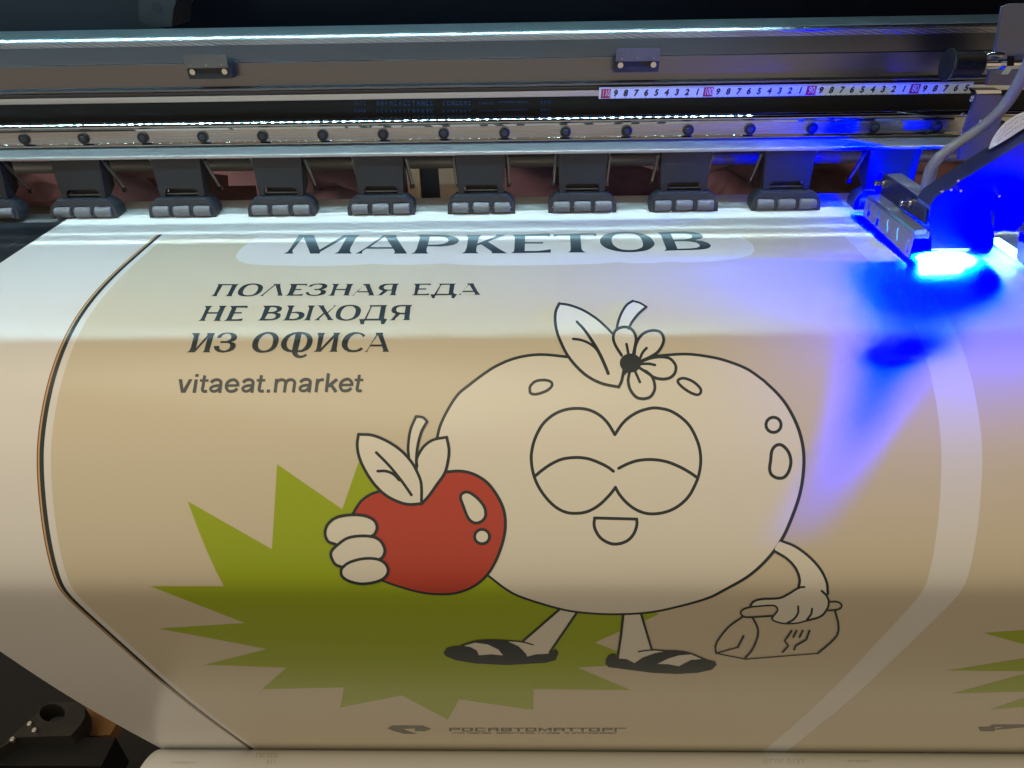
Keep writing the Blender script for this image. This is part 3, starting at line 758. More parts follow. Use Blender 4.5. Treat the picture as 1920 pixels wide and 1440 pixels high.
Lt(S3, OFF, [[(95, 483), (112, 475), (122, 455), (140, 385), (128, 368), (178, 368), (170, 385), (153, 458), (222, 380), (218, 368), (268, 368), (258, 385), (235, 465), (232, 475), (240, 483), (190, 483), (200, 475), (222, 398), (152, 475), (143, 483)]], cG)
Lt(S3, OFF, [[(185, 850), (200, 820), (250, 790), (320, 780), (385, 785), (430, 803), (446, 835), (435, 868), (405, 891), (365, 901), (405, 911), (427, 933), (424, 968), (400, 1000), (350, 1025), (260, 1040), (195, 1030), (157, 1002), (146, 975), (148, 955), (215, 952), (215, 985), (245, 1010), (290, 1013), (335, 993), (355, 960), (352, 930), (330, 915), (225, 915), (235, 890), (310, 890), (350, 872), (371, 845), (366, 815), (345, 800), (310, 796), (265, 810), (235, 850)]], cC)
Lt(S3, OFF, [sm([(637, 945), (660, 870), (720, 810), (800, 778), (870, 775), (940, 795), (978, 845), (975, 900), (945, 970), (880, 1020), (790, 1040), (710, 1035), (655, 1000)]), sm([(712, 940), (735, 870), (780, 820), (830, 798), (880, 810), (905, 850), (905, 900), (885, 960), (840, 1000), (780, 1013), (732, 993)])], cC)
Lt(S3, OFF, [[(1007, 940), (1013, 902), (1030, 870), (1055, 840), (1090, 812), (1160, 782), (1240, 772), (1310, 777), (1365, 793), (1400, 823), (1417, 870), (1412, 915), (1390, 963), (1355, 1000), (1290, 1030), (1220, 1036), (1223, 1060), (1250, 1077), (1290, 1074), (1325, 1052), (1342, 1075), (1315, 1094), (1275, 1108), (1235, 1110), (1195, 1098), (1165, 1075), (1150, 1045), (1150, 1035), (1090, 1030), (1040, 1005), (1015, 975)], [(1080, 935), (1086, 895), (1105, 860), (1135, 825), (1195, 800), (1150, 1007), (1115, 998), (1090, 973)], [(1275, 800), (1318, 815), (1343, 850), (1345, 890), (1330, 940), (1305, 978), (1270, 1003), (1225, 1010)]], cC)
Lt(S3, OFF, [[(1425, 1028), (1455, 1010), (1468, 975), (1490, 830), (1475, 785), (1578, 785), (1560, 815), (1520, 985), (1690, 805), (1680, 783), (1775, 783), (1750, 815), (1725, 975), (1722, 1005), (1735, 1028), (1628, 1028), (1650, 1005), (1690, 850), (1535, 1008), (1520, 1028)]], cC)
Lt(S3, OFF, [[(5, 935), (9, 900), (25, 860), (55, 822), (100, 792), (150, 777), (210, 775), (270, 790), (312, 815), (280, 845), (266, 818), (235, 802), (200, 798), (165, 807), (125, 837), (95, 880), (80, 930), (83, 965), (105, 995), (150, 1008), (205, 1001), (255, 970), (282, 992), (240, 1020), (170, 1035), (95, 1031), (40, 1003), (12, 970)]], cD)
Lt(S3, OFF, [[(298, 1028), (330, 1010), (450, 810), (440, 783), (537, 783), (535, 810), (590, 975), (612, 1028), (527, 1028), (540, 1010), (525, 960), (370, 960), (340, 1005), (335, 1028)], [(382, 935), (520, 935), (470, 815)]], cD)
S3.build('slogan_lettering', M['ink'], BAN)

# --- web address
U = Print(); cH = lambda p: crop(p, 320, 680, 5.0526)
def us(p, w=30, curve=True): U.stroke(cH(p), w / 5.0526, OFF, curve=curve, caps=False, n=5)
def a_l(dx, dy=0):
    us([(384 + dx, 192 + dy), (398 + dx, 176 + dy), (425 + dx, 164 + dy), (455 + dx, 165 + dy), (475 + dx, 180 + dy), (476 + dx, 205 + dy), (466 + dx, 287 + dy)], 29)
    us([(474 + dx, 217 + dy), (435 + dx, 219 + dy), (398 + dx, 228 + dy), (379 + dx, 248 + dy), (390 + dx, 268 + dy), (420 + dx, 272 + dy), (450 + dx, 258 + dy), (469 + dx, 232 + dy)], 26)
def e_l(dx, dy=0):
    us([(528 + dx, 219 + dy), (640 + dx, 216 + dy)], 24, False)
    us([(638 + dx, 226 + dy), (636 + dx, 195 + dy), (618 + dx, 170 + dy), (590 + dx, 163 + dy), (555 + dx, 176 + dy), (531 + dx, 205 + dy), (529 + dx, 240 + dy), (548 + dx, 268 + dy), (580 + dx, 273 + dy), (612 + dx, 264 + dy), (632 + dx, 245 + dy)], 28)
def t_l(dx, dy=0):
    us([(324 + dx, 122 + dy), (309 + dx, 215 + dy), (302 + dx, 255 + dy), (312 + dx, 272 + dy), (346 + dx, 272 + dy)], 28)
    us([(279 + dx, 170 + dy), (360 + dx, 170 + dy)], 23, False)
Lt(U, OFF, [[(77, 158), (110, 158), (122, 250), (175, 158), (208, 158), (140, 286), (98, 286)]], cH)
Lt(U, OFF, [[(228, 160), (259, 160), (240, 286), (208, 286)]], cH); Lt(U, OFF, [[(237, 109), (268, 109), (263, 135), (232, 135)]], cH)
t_l(0); a_l(0); e_l(0); a_l(304, -1); t_l(537, -2)
Lt(U, OFF, [[(912, 256), (943, 256), (941, 285), (909, 285)]], cH)
us([(1005, 155), (990, 284)], 29, False); us([(1000, 205), (1012, 178), (1040, 164), (1072, 166), (1088, 185), (1088, 208), (1078, 283)], 28); us([(1090, 200), (1105, 174), (1132, 163), (1158, 166), (1175, 185), (1174, 208), (1163, 283)], 28)
a_l(846, -4)
us([(1393, 155), (1378, 281)], 29, False); us([(1388, 205), (1400, 178), (1422, 165), (1452, 162)], 27)
us([(1495, 103), (1475, 279)], 30, False); us([(1578, 158), (1494, 226)], 30, False); us([(1516, 205), (1568, 279)], 31, False)
e_l(1080, -5); t_l(1465, -5)
U.build('web_address_lettering', M['ink'], BAN)

# --- small trade mark and line of text at the foot
LG = Print()
LG.fill([crop([(98, 130), (130, 110), (345, 112), (400, 133), (362, 150), (292, 150), (284, 141), (292, 131), (205, 134), (232, 146), (305, 168), (212, 168), (130, 145)], 700, 1330, 3.692)], OFF)
LG.build('logo_emblem', M['logo'], BAN)
LT = Print(); lc = lambda p: crop(p, 700, 1330, 3.692)
def rct(x0_, y0_, x1_, y1_): LT.fill([lc([(x0_, y0_), (x1_, y0_), (x1_, y1_), (x0_, y1_)])], OFF)
def glyph(ch, x, w_):
    t, b_ = 127, 151; m_ = (t + b_) / 2; vw = 18; hw = 5
    if ch in 'РПАВОСЕМТГ':
        if ch in 'РАВОСЕГ': rct(x, t + hw, x + vw, b_ - (hw if ch in 'ВОСЕ' else 0))
        if ch in 'АО': rct(x + w_ - vw, t + hw, x + w_, b_ - (hw if ch == 'О' else 0))
        if ch == 'В': rct(x + w_ - vw, t + hw, x + w_, b_ - hw)
        if ch == 'Р': rct(x + w_ - vw, t + hw, x + w_, m_ + 2)
        if ch in 'РАВОСЕГТ': rct(x, t, x + w_, t + hw)
        if ch in 'ВОСЕ': rct(x, b_ - hw, x + w_, b_)
        if ch in 'АВЕ': rct(x + vw, m_ - 1, x + w_ - vw, m_ + 3)
        if ch == 'Р': rct(x + vw, m_ - 1, x + w_ - vw, m_ + 3)
        if ch == 'Т': rct(x + w_ / 2 - vw / 2, t + hw, x + w_ / 2 + vw / 2, b_)
        if ch == 'М':
            rct(x, t, x + vw, b_); rct(x + w_ - vw, t, x + w_, b_); LT.fill([lc([(x + vw, t), (x + w_ / 2, m_ + 3), (x + w_ - vw, t), (x + w_ - vw, t + 8), (x + w_ / 2, b_), (x + vw, t + 8)])], OFF)
for ch, xa, xb in (('Р', 525, 600), ('О', 612, 690), ('С', 703, 777), ('А', 793, 868), ('В', 883, 958), ('Т', 968, 1042), ('О', 1052, 1130), ('М', 1143, 1235), ('А', 1247, 1325), ('Т', 1333, 1408), ('Т', 1412, 1484), ('О', 1492, 1568), ('Р', 1583, 1657), ('Г', 1667, 1748)):
    glyph(ch, xa, xb - xa)
x = 548
while x < 1690:
    wd = random.uniform(8, 16)
    if random.random() < .86:
        rct(x, 158, x + wd, 160.5); rct(x, 161, x + 4, 170); 
        if random.random() < .6: rct(x + wd - 4, 161, x + wd, 170)
    x += wd + 5
LT.build('trade_name_lettering', M['logo'], BAN)
LG2 = Print(); c7 = lambda p: crop(p, 1440, 1080, 4)
LG2.fill([c7([(1575, 1131), (1660, 1128), (1682, 1113), (1915, 1112), (1990, 1120), (1950, 1132), (1850, 1139), (1740, 1150), (1700, 1152), (1698, 1163), (1592, 1163)]), c7([(1700, 1133), (1706, 1146), (1760, 1134), (1790, 1127)])], OFF)
LG2.build('logo_emblem', M['logo'], BAN)

# --- cartoon fruit -------------------------------------------------------------
body = [(819.7, 820.6), (826, 797), (840, 768), (858.6, 740), (880, 722), (905, 703), (930, 687), (960, 674), (991, 667), (1022, 665.5), (1064, 669.6), (1110, 676), (1150, 684), (1190, 676), (1231, 668), (1283, 664.4), (1324.6, 668.5), (1360, 676.5), (1400, 692), (1432, 714), (1459, 740), (1479, 767), (1497, 805),
        (1506, 844.7), (1506, 884.4), (1498.8, 927.8), (1482.5, 974.7), (1464.5, 1012.6), (1439, 1047), (1403, 1079.5), (1356, 1106.5), (1328.7, 1120), (1283, 1133.6), (1223, 1146.6), (1162.5, 1150.8), (1102, 1148.7), (1050.8, 1141), (981, 1120), (949, 1104), (914, 1077.5), (870, 1030), (835, 960), (818, 890), (815, 850)]
FG = Print().fill([smooth(body, True, 3)], .0003).build('cartoon_fruit', M['cream'], BAN)
P4, P6 = .0004, .0006
O = Print()
O.stroke(body[:11], 5.2, P4); O.build('fruit_outline', M['ink'], FG); O = Print()
O.stroke([(1215, 671)] + body[14:20], 5.2, P4); O.stroke(body[19:31], [5.2, 6.2, 6.2, 6, 5], P4); O.stroke(body[30:40], [5, 4, 3.6, 4, 4], P4)
O.build('fruit_outline', M['ink'], FG)
cF = lambda p: crop(p, 960, 740, 4.8)
E_ = Print()
E_.stroke(cF([(925, 360), (860, 255), (780, 180), (680, 135), (570, 125), (460, 142), (360, 190), (270, 275), (205, 400), (176, 520), (175, 610), (190, 700), (225, 800), (290, 905), (380, 1000), (480, 1055), (580, 1066), (680, 1050), (780, 995), (860, 920), (905, 868), (930, 832)]), 5.7, P4, n=4)
E_.stroke(cF([(930, 832), (965, 895), (1030, 970), (1110, 1030), (1200, 1065), (1290, 1070), (1390, 1052), (1490, 1005), (1580, 925), (1640, 825), (1680, 720), (1697, 610), (1690, 500), (1660, 400), (1600, 285), (1520, 205), (1420, 145), (1320, 123), (1250, 123), (1150, 150), (1060, 200), (990, 265), (925, 360)]), 5.7, P4, n=4)
E_.stroke(cF([(203, 735), (270, 680), (350, 625), (450, 580), (570, 565), (680, 575), (780, 610), (860, 650), (912, 688)]), 5.7, P4)
E_.stroke(cF([(960, 662), (1040, 622), (1130, 593), (1250, 583), (1380, 600), (1500, 645), (1600, 700), (1668, 748)]), 5.7, P4)
E_.build('closed_eyes', M['ink'], FG)
E_ = Print()
E_.stroke(cF([(742, 1108), (1122, 1118)]), 5.6, P4, curve=False)
E_.stroke(cF([(1122, 1118), (1122, 1175), (1095, 1250), (1040, 1310), (960, 1340), (880, 1335), (800, 1290), (752, 1220), (738, 1160), (745, 1108)]), 5.8, P4)
E_.build('mouth', M['ink'], FG)
c2 = lambda p: crop(p, 960, 540, 4.8)
c4 = lambda p: crop(p, 1320, 740, 2.769)
E_ = Print()
E_.stroke(c2([(160, 920), (168, 880), (215, 840), (290, 830), (348, 845), (360, 878), (325, 918), (260, 947), (205, 958), (168, 948)]), 5.2, P4, True)
E_.stroke(c2([(1493, 850), (1505, 822), (1555, 815), (1630, 845), (1690, 900), (1698, 940), (1668, 962), (1610, 945), (1540, 900)]), 5.2, P4, True)
E_.build('cheek_spots', M['ink'], FG)
E_ = Print()
E_.stroke([(1320 + (360 + 39 * math.cos(q)) / 2.769, 740 + (157 + 39 * math.sin(q)) / 2.769) for q in np.linspace(0, 2 * math.pi, 13)[:-1]], 5.8, P4, True)
E_.stroke(c4([(352, 290), (375, 263), (405, 263), (437, 297), (450, 345), (440, 395), (415, 428), (380, 432), (350, 415), (340, 385), (345, 340)]), 6, P4, True)
E_.build('highlight_spots', M['ink'], FG)

# leaf, stem and flower on top
leaf = smooth([(425, 145), (520, 160), (640, 205), (760, 280), (840, 350), (905, 415), (960, 490), (995, 580), (1008, 680), (1000, 770), (985, 840), (960, 893)], n=4) + smooth([(960, 893), (820, 865), (700, 810), (600, 730), (500, 610), (430, 470), (400, 380), (388, 290), (395, 210), (425, 145)], n=4)[1:-1]
P5 = .0005
ob = Print().fill([c2(leaf)], P5).build('leaf', M['cream'], FG)
st = Print().fill([c2([(940, 390), (955, 310), (985, 230), (1030, 160), (1085, 122), (1150, 140), (1208, 175), (1140, 235), (1080, 310), (1050, 370)])], P5).build('stem', M['cream'], FG)
pets = [[(985, 610), (930, 520), (910, 450), (930, 390), (985, 360), (1050, 362), (1095, 400), (1115, 460), (1105, 530), (1090, 605)],
        [(1100, 600), (1110, 530), (1140, 460), (1190, 410), (1260, 388), (1330, 400), (1362, 450), (1355, 510), (1310, 580), (1240, 625), (1165, 660)],
        [(1165, 665), (1250, 635), (1340, 625), (1420, 640), (1470, 700), (1465, 765), (1420, 810), (1350, 822), (1280, 808), (1220, 770), (1150, 725)],
        [(1055, 770), (1045, 840), (1065, 920), (1120, 985), (1190, 998), (1250, 975), (1283, 910), (1275, 840), (1250, 790), (1200, 750)]]
fl_ = Print()
for i, p in enumerate(pets): fl_.fill([c2(smooth(p, n=4) + [(1065, 680)])], P6 + 1e-5 * i)
fl_.build('flower', M['cream'], FG)
L_ = Print()
L_.stroke(c2([(425, 145), (520, 160), (640, 205), (760, 280), (840, 350), (907, 418)]), 4.6, P5 + 1e-4)
L_.stroke(c2([(425, 145), (395, 210), (388, 290), (400, 380), (430, 470), (500, 610), (600, 730), (700, 810), (820, 865), (960, 893)]), 5.4, P5 + 1e-4)
L_.stroke(c2([(960, 893), (985, 840), (1000, 770), (1006, 740)]), 5.6, P5 + 1e-4)
L_.stroke(c2([(583, 308), (650, 380), (720, 480), (790, 600), (840, 710), (865, 772)]), [4.6, 6.4, 6], P5 + 1e-4); L_.stroke(c2([(550, 462), (620, 472), (690, 500), (745, 540), (785, 590)]), 4.8, P5 + 1e-4)
L_.stroke(c2([(940, 385), (955, 310), (985, 230), (1030, 160), (1085, 122)]), 4.8, P5 + 1e-4); L_.stroke(c2([(1085, 122), (1150, 140), (1208, 175)]), 3.8, P5 + 1e-4); L_.stroke(c2([(1208, 175), (1140, 235), (1080, 310), (1050, 370)]), 4.8, P5 + 1e-4)
L_.build('leaf_outline', M['ink'], FG)
L_ = Print()
for p in pets: L_.stroke(c2(p), 5.4, P6 + 1e-4)
for p in ([(1030, 510), (1048, 605)], [(1210, 545), (1175, 585), (1150, 640)], [(1285, 697), (1230, 686), (1160, 688)], [(1150, 850), (1105, 750)]): L_.stroke(c2(p), 5.0, P6 + 1e-4)
L_.fill([[(960 + (1065 + 96 * math.cos(q)) / 4.8, 540 + (680 + 85 * math.sin(q)) / 4.8) for q in np.linspace(0, 2 * math.pi, 33)[:-1]]], P6 + 3e-4)
L_.fill([c2([(990, 740), (1000, 800), (1040, 760), (1060, 700)])], P6 + 2.9e-4)
L_.build('flower_outline', M['ink'], FG)

# small red apple held in the hand
cA = lambda p: crop(p, 560, 740, 3.6)
ap_ = smooth([(365, 805), (420, 720), (490, 670), (550, 650), (650, 700), (740, 735), (830, 735), (900, 650), (945, 560), (1000, 520), (1090, 515), (1180, 535), (1270, 590), (1340, 680), (1385, 780), (1395, 890), (1375, 1000), (1330, 1120), (1270, 1215), (1180, 1290), (1060, 1335), (930, 1342), (800, 1325), (660, 1285), (560, 1250), (490, 1180), (440, 1000)], True, 3)
RA = Print().fill([cA(ap_)], P5).build('red_apple', M['red'], FG)
A_ = Print()
A_.stroke(cA([(365, 805), (420, 720), (490, 670), (552, 650)]), 5, P5 + 1e-4); A_.stroke(cA([(1000, 520), (1090, 515), (1180, 535), (1270, 590), (1340, 680), (1385, 780), (1395, 890), (1375, 1000), (1330, 1120), (1270, 1215), (1180, 1290), (1060, 1335), (930, 1342), (800, 1325), (660, 1285), (555, 1248)]), [5.4, 5.6, 5.4, 4, 3.6], P5 + 1e-4)
A_.build('apple_outline', M['ink'], FG)
W_ = Print()
bean = [(1093, 690), (1110, 662), (1150, 658), (1210, 700), (1255, 760), (1260, 820), (1230, 855), (1185, 862), (1145, 830), (1112, 750)]
W_.fill([cA(smooth(bean, True, 4))], P6); circ = [(1238 + 50 * math.cos(q), 955 + 48 * math.sin(q)) for q in np.linspace(0, 2 * math.pi, 15)[:-1]]
W_.fill([cA(circ)], P6)
l1 = smooth([(405, 268), (500, 275), (600, 315), (690, 375), (760, 450), (800, 520), (828, 600), (830, 735)], n=4) + smooth([(830, 735), (740, 738), (660, 715), (580, 670), (510, 600), (450, 510), (410, 420), (397, 340), (405, 268)], n=4)[1:-1]
l2 = smooth([(800, 520), (795, 450), (812, 400), (850, 345), (910, 305), (1000, 287)], n=4) + smooth([(1000, 287), (1015, 370), (1008, 450), (985, 530), (930, 610), (880, 680), (835, 730)], n=4)[1:] + [(832, 640)]
sm2 = [(745, 430), (740, 350), (755, 240), (793, 148), (840, 155), (868, 182), (830, 250), (805, 340), (795, 430), (797, 505)]
W_.fill([cA(sm2)], P6 - 2e-5); W_.fill([cA(l2)], P6); W_.fill([cA(l1)], P6 + 2e-5)
f1 = [(180, 930), (200, 870), (260, 825), (360, 808), (450, 815), (510, 845), (530, 890), (515, 935), (480, 960), (380, 1000), (250, 1005), (200, 985)]
f2 = [(270, 1005), (330, 965), (410, 950), (500, 955), (555, 985), (582, 1040), (570, 1090), (545, 1115), (420, 1150), (300, 1160), (250, 1140), (222, 1090), (228, 1045)]
f3 = [(300, 1160), (350, 1125), (440, 1102), (530, 1105), (585, 1135), (605, 1185), (580, 1230), (520, 1258), (430, 1270), (350, 1255), (300, 1225), (288, 1190)]
W_.build('apple_leaves', M['cream'], FG)
W_ = Print()
for i, q in enumerate((f1, f2, f3)): W_.fill([cA(smooth(q, True, 4))], .0007 + 1e-4 * i)
W_.build('holding_hand', M['cream'], FG)
A_ = Print(); P7 = .0007
A_.stroke(cA(bean), 5.4, P7, True); A_.stroke(cA(circ), 5.4, P7, True)
A_.stroke(cA([(405, 268), (500, 275), (600, 315), (690, 375), (760, 450), (800, 520), (828, 600), (830, 735)]), 5.4, P7); A_.stroke(cA([(405, 268), (397, 340), (410, 420), (450, 510), (510, 600), (580, 670), (660, 715), (740, 738), (830, 733)]), 5.4, P7)
A_.stroke(cA([(525, 390), (600, 465), (660, 535), (710, 600), (762, 675)]), 5.2, P7); A_.stroke(cA([(535, 515), (590, 515), (640, 535), (680, 575)]), 5.2, P7)
A_.stroke(cA([(745, 430), (740, 350), (755, 240), (793, 148)]), 5, P7); A_.stroke(cA([(793, 148), (840, 155), (868, 182)]), 5, P7); A_.stroke(cA([(868, 182), (830, 250), (805, 340), (795, 430), (797, 500)]), 5, P7)
A_.stroke(cA([(800, 480), (797, 440), (812, 400), (850, 345), (910, 305), (1000, 287)]), 5, P7); A_.stroke(cA([(1000, 287), (1015, 370), (1008, 450), (985, 530), (930, 610), (880, 680), (835, 730)]), 5.4, P7)
A_.build('apple_leaf_outline', M['ink'], FG)
A_ = Print()
A_.stroke(cA([(250, 1005), (200, 985), (180, 930), (200, 870), (260, 825), (360, 808), (450, 815), (510, 845), (530, 890), (515, 935), (485, 955)]), 5.2, .001)
A_.stroke(cA([(300, 1160), (250, 1140), (222, 1090), (225, 1050), (270, 1005), (330, 965), (410, 950), (500, 955), (555, 985), (582, 1040), (572, 1085), (550, 1105)]), 5.2, .001)
A_.stroke(cA(f3), 5.2, .001, True)
A_.build('hand_outline', M['ink'], FG)

# right arm with the paper bag
G_ = Print()
G_.fill([c4(smooth([(400, 757), (470, 785), (540, 835), (600, 900), (635, 970), (645, 1040), (640, 1100), (600, 1150), (530, 1170), (430, 1185), (355, 1165), (380, 1120), (350, 1090), (245, 1092), (300, 1058), (390, 1053), (440, 1030), (490, 1000), (495, 955), (475, 900), (430, 850), (365, 810)], True, 3))], P5)
G_.build('carrying_arm', M['cream'], FG)
G_ = Print(); Q = P6
for p, w_ in (([(400, 757), (470, 785), (540, 835), (600, 900), (635, 970), (642, 1030)], 4.8), ([(365, 810), (430, 850), (475, 900), (495, 955), (490, 1000)], 4.8), ([(240, 1092), (258, 1070), (300, 1058), (390, 1053), (440, 1030), (490, 1000), (520, 995)], 3.6),
              ([(610, 1015), (635, 1040), (647, 1075), (635, 1115), (600, 1150), (530, 1170)], 4), ([(530, 1170), (485, 1182), (430, 1185), (390, 1180), (355, 1165), (358, 1148), (380, 1120), (376, 1100), (350, 1090), (250, 1097)], 3), ([(488, 1095), (487, 1130), (465, 1162), (430, 1183)], 3.8), ([(560, 1108), (555, 1135), (533, 1165)], 3.8),
              ([(250, 1097), (205, 1110), (190, 1130), (205, 1148), (240, 1152), (355, 1145)], 3.2), ([(655, 1072), (690, 1072), (714, 1088), (700, 1110), (645, 1118)], 3),
              ([(200, 1150), (130, 1200), (80, 1260), (60, 1300), (62, 1340)], 3.4), ([(250, 1152), (277, 1205), (277, 1255), (250, 1320), (215, 1362)], 3.6), ([(590, 1340), (660, 1280), (692, 1240), (697, 1190), (680, 1120)], 3.6)):
    G_.stroke(c4(p), w_, Q)
for p, w_ in (([(62, 1340), (215, 1370), (590, 1340)], 1.9), ([(62, 1340), (175, 1308)], 2.4), ([(175, 1308), (205, 1250)], 3.6), ([(455, 1222), (418, 1275), (438, 1300), (408, 1333)], 3.4), ([(480, 1222), (463, 1255)], 3.6), ([(512, 1222), (495, 1255)], 3.6), ([(547, 1222), (530, 1268), (475, 1300), (468, 1320)], 3.6)):
    G_.stroke(c4(p), w_, Q, curve=False)
G_.build('paper_bag_outline', M['ink'], FG)

# legs and sandals
c5s = lambda p: crop(p, 800, 1120, 3.31)
G_ = Print()
G_.fill([c5s([(830, 74), (932, 92), (765, 335), (800, 322), (790, 360), (620, 372), (560, 310), (490, 300), (470, 360), (330, 362), (228, 297), (320, 270), (500, 268), (600, 268)])], P4)
G_.fill([c5s([(1222, 107), (1330, 98), (1397, 322), (1490, 330), (1640, 347), (1712, 380), (1560, 430), (1420, 412), (1290, 410), (1180, 385), (1150, 352), (1186, 360)])], P4)
G_.build('legs', M['cream'], FG)
G_ = Print()
G_.fill([c5s([(105, 340), (125, 310), (170, 298), (220, 296), (320, 266), (420, 257), (500, 268), (570, 300), (612, 342), (625, 364), (680, 350), (750, 347), (778, 330), (800, 316), (818, 340), (800, 385), (740, 402), (500, 417), (300, 406), (180, 386), (120, 362)]), c5s([(228, 297), (300, 277), (380, 288), (445, 320), (478, 358), (400, 350), (325, 357), (310, 325), (270, 305)])], P5 + 1e-4)
G_.fill([c5s([(1110, 410), (1112, 380), (1130, 355), (1160, 345), (1176, 352), (1182, 375), (1240, 380), (1290, 405), (1340, 370), (1410, 345), (1490, 328), (1580, 330), (1650, 345), (1740, 382), (1790, 395), (1798, 415), (1770, 445), (1680, 465), (1550, 472), (1400, 465), (1250, 445), (1130, 430)]), c5s([(1430, 410), (1500, 375), (1570, 355), (1640, 350), (1710, 380), (1640, 385), (1600, 405), (1565, 425), (1500, 412)])], P5 + 1e-4)
for p, w_ in (([(825, 70), (595, 270)], 4.2), ([(932, 90), (765, 335)], 4.2), ([(1220, 105), (1206, 230), (1185, 372)], 4.6), ([(1330, 97), (1397, 322)], 4.2)): G_.stroke(c5s(p), w_, P5 + 1e-4, curve=False)
G_.stroke(c5s([(215, 295), (300, 268), (400, 260), (500, 265), (590, 272), (660, 290)]), 2.4, P5 + 1e-4); G_.stroke(c5s([(1313, 333), (1400, 322), (1480, 328), (1560, 330), (1640, 345), (1735, 385)]), 2.4, P5 + 1e-4)
G_.build('sandals', M['ink'], FG)

# ================================================================== TAKE-UP ROLL
Pm = np.array(PROF[-1]); RR = .060
mdir = PT[-1]; rdir = Pm / np.linalg.norm(Pm)
bis = mdir - rdir; bis /= np.linalg.norm(bis)
half = math.acos(float(np.dot(mdir, -rdir))) / 2
ctr = Pm + bis * (RR - .0004) / math.sin(half)
b = MB(); b.cyl((XL, ctr[0], ctr[1]), (XR, ctr[0], ctr[1]), RR, 96, .0008)
ROLL = obj('take_up_roll', b, M['vinyl'])
tag(ROLL, 'rolled up white vinyl on take-up tube at the foot of the hanging banner', 'vinyl roll')
b = MB()
random.seed(3)
def rollmark(px, py, wpx, hpx):
    out = []
    for (x_, y_) in ((px, py), (px + wpx, py), (px + wpx, py + hpx), (px, py + hpx)):
        d = ray(x_, y_); A = d[1] ** 2 + d[2] ** 2; B_ = -2 * (d[1] * ctr[0] + d[2] * ctr[1]); Cc = ctr[0] ** 2 + ctr[1] ** 2 - (RR + .0002) ** 2
        D = B_ * B_ - 4 * A * Cc
        if D < 0: return
        t = (-B_ - math.sqrt(D)) / (2 * A); out.append(tuple(d * t))
    b.add(out, [(0, 1, 2, 3)])
for (px, py, n_, st_) in ((1432, 1423, 7, 11), (1590, 1425, 9, 5), (320, 1428, 10, 5), (480, 1412, 6, 7), (500, 1424, 3, 7)):
    b = MB()
    for k in range(n_):
        wq = st_ * random.uniform(.5, .85); hq = 7 if st_ > 6 else 2
        rollmark(px + k * st_, py, wq, 1.4); rollmark(px + k * st_, py + 1.6, 1.8, hq)
        if random.random() < .6: rollmark(px + k * st_ + wq - 1.8, py + 1.6, 1.8, hq)
    if b.v: obj('show_through_mark', b, M['faint'], ROLL)
b = MB(); b.cyl((-1.1, ctr[0], ctr[1]), (1.1, ctr[0], ctr[1]), .020, 24)
obj('roll_core', b, M['hollow'], ROLL)

# ================================================================== PRINT CARRIAGE WITH UV LAMPS
p0 = onZ(1618, 406, -.2405)
CR = empty('print_carriage', (p0[0] + .08, .60, -.2405))
tag(CR, 'black print carriage at right edge with glowing blue ultraviolet lamps and slotted shield', 'print carriage')
Xs = p0[0]
plate = [onX(px, py, Xs)[1:] for px, py in ((1624, 371), (1618, 404), (1620, 407), (1701, 485), (1704, 484), (1714, 441), (1711, 437))]
slots = []
for (xa, ya, xb, yb) in ((1631, 381, 1626, 407), (1649, 395, 1642, 424), (1666, 410, 1662, 438), (1685, 426, 1679, 455), (1705, 448, 1698, 473)):
    A = np.array(onX(xa, ya, Xs)[1:]); B_ = np.array(onX(xb, yb, Xs)[1:])
    d = B_ - A; L = np.linalg.norm(d); d /= L; n = np.array([-d[1], d[0]])
    lf = []; rt = []
    for u in np.linspace(.06, .94, 13):
        c = A + d * L * u + n * .0010 * math.sin(u * 2 * math.pi)
        lf.append(tuple(c + n * .0010)); rt.append(tuple(c - n * .0010))
    slots.append(lf + rt[::-1])
V, F = cdt([plate] + slots); nn = len(V)
ed = {}
for f in F:
    for i in range(3): ed[(f[i], f[(i + 1) % 3])] = 1
side = [e for e in ed if (e[1], e[0]) not in ed]
b = MB(); b.add([(Xs, *p) for p in V] + [(Xs + .0012, *p) for p in V], list(F) + [tuple(i + nn for i in reversed(f)) for f in F] + [(a, c, c + nn, a + nn) for a, c in side])
obj('slotted_shield', b, M['shield'], CR, angle=30)
# upright bracket panel with two bolts, cover sheet
Xb = Xs + .014
b = MB(); b.prism([onX(px, py, Xb) for px, py in ((1648, 319), (1665, 329), (1725, 371), (1739, 381), (1735, 420), (1639, 357))], (.0015, 0, 0))
obj('bracket_panel', b, M['carriage'], CR)
b = MB(); b.prism([onX(px, py, Xs + .004) for px, py in ((1630, 366), (1716, 432), (1712, 441), (1625, 371))], (.010, 0, .001))
obj('lamp_rail', b, M['shield'], CR)
for px, py in ((1658, 343), (1708, 380)):
    p = onX(px, py, Xb); b = MB(); b.tube([(p[0] - .009, p[1], p[2]), (p[0] - .0085, p[1], p[2]), (p[0] - .002, p[1], p[2]), (p[0] - .002, p[1], p[2]), (p[0], p[1], p[2])], [.0022, .0028, .0028, .0046, .0046], 18)
    obj('panel_bolt', b, M['chrome'], CR, origin=p)
zc_ = onX(1665, 329, Xb)[2] + .001
b = MB(); b.prism([onZ(px, py, zc_) for px, py in ((1664, 328), (1690, 327), (1752, 369), (1725, 371))], (0, 0, .0012))
obj('cover_sheet', b, M['cover'], CR)
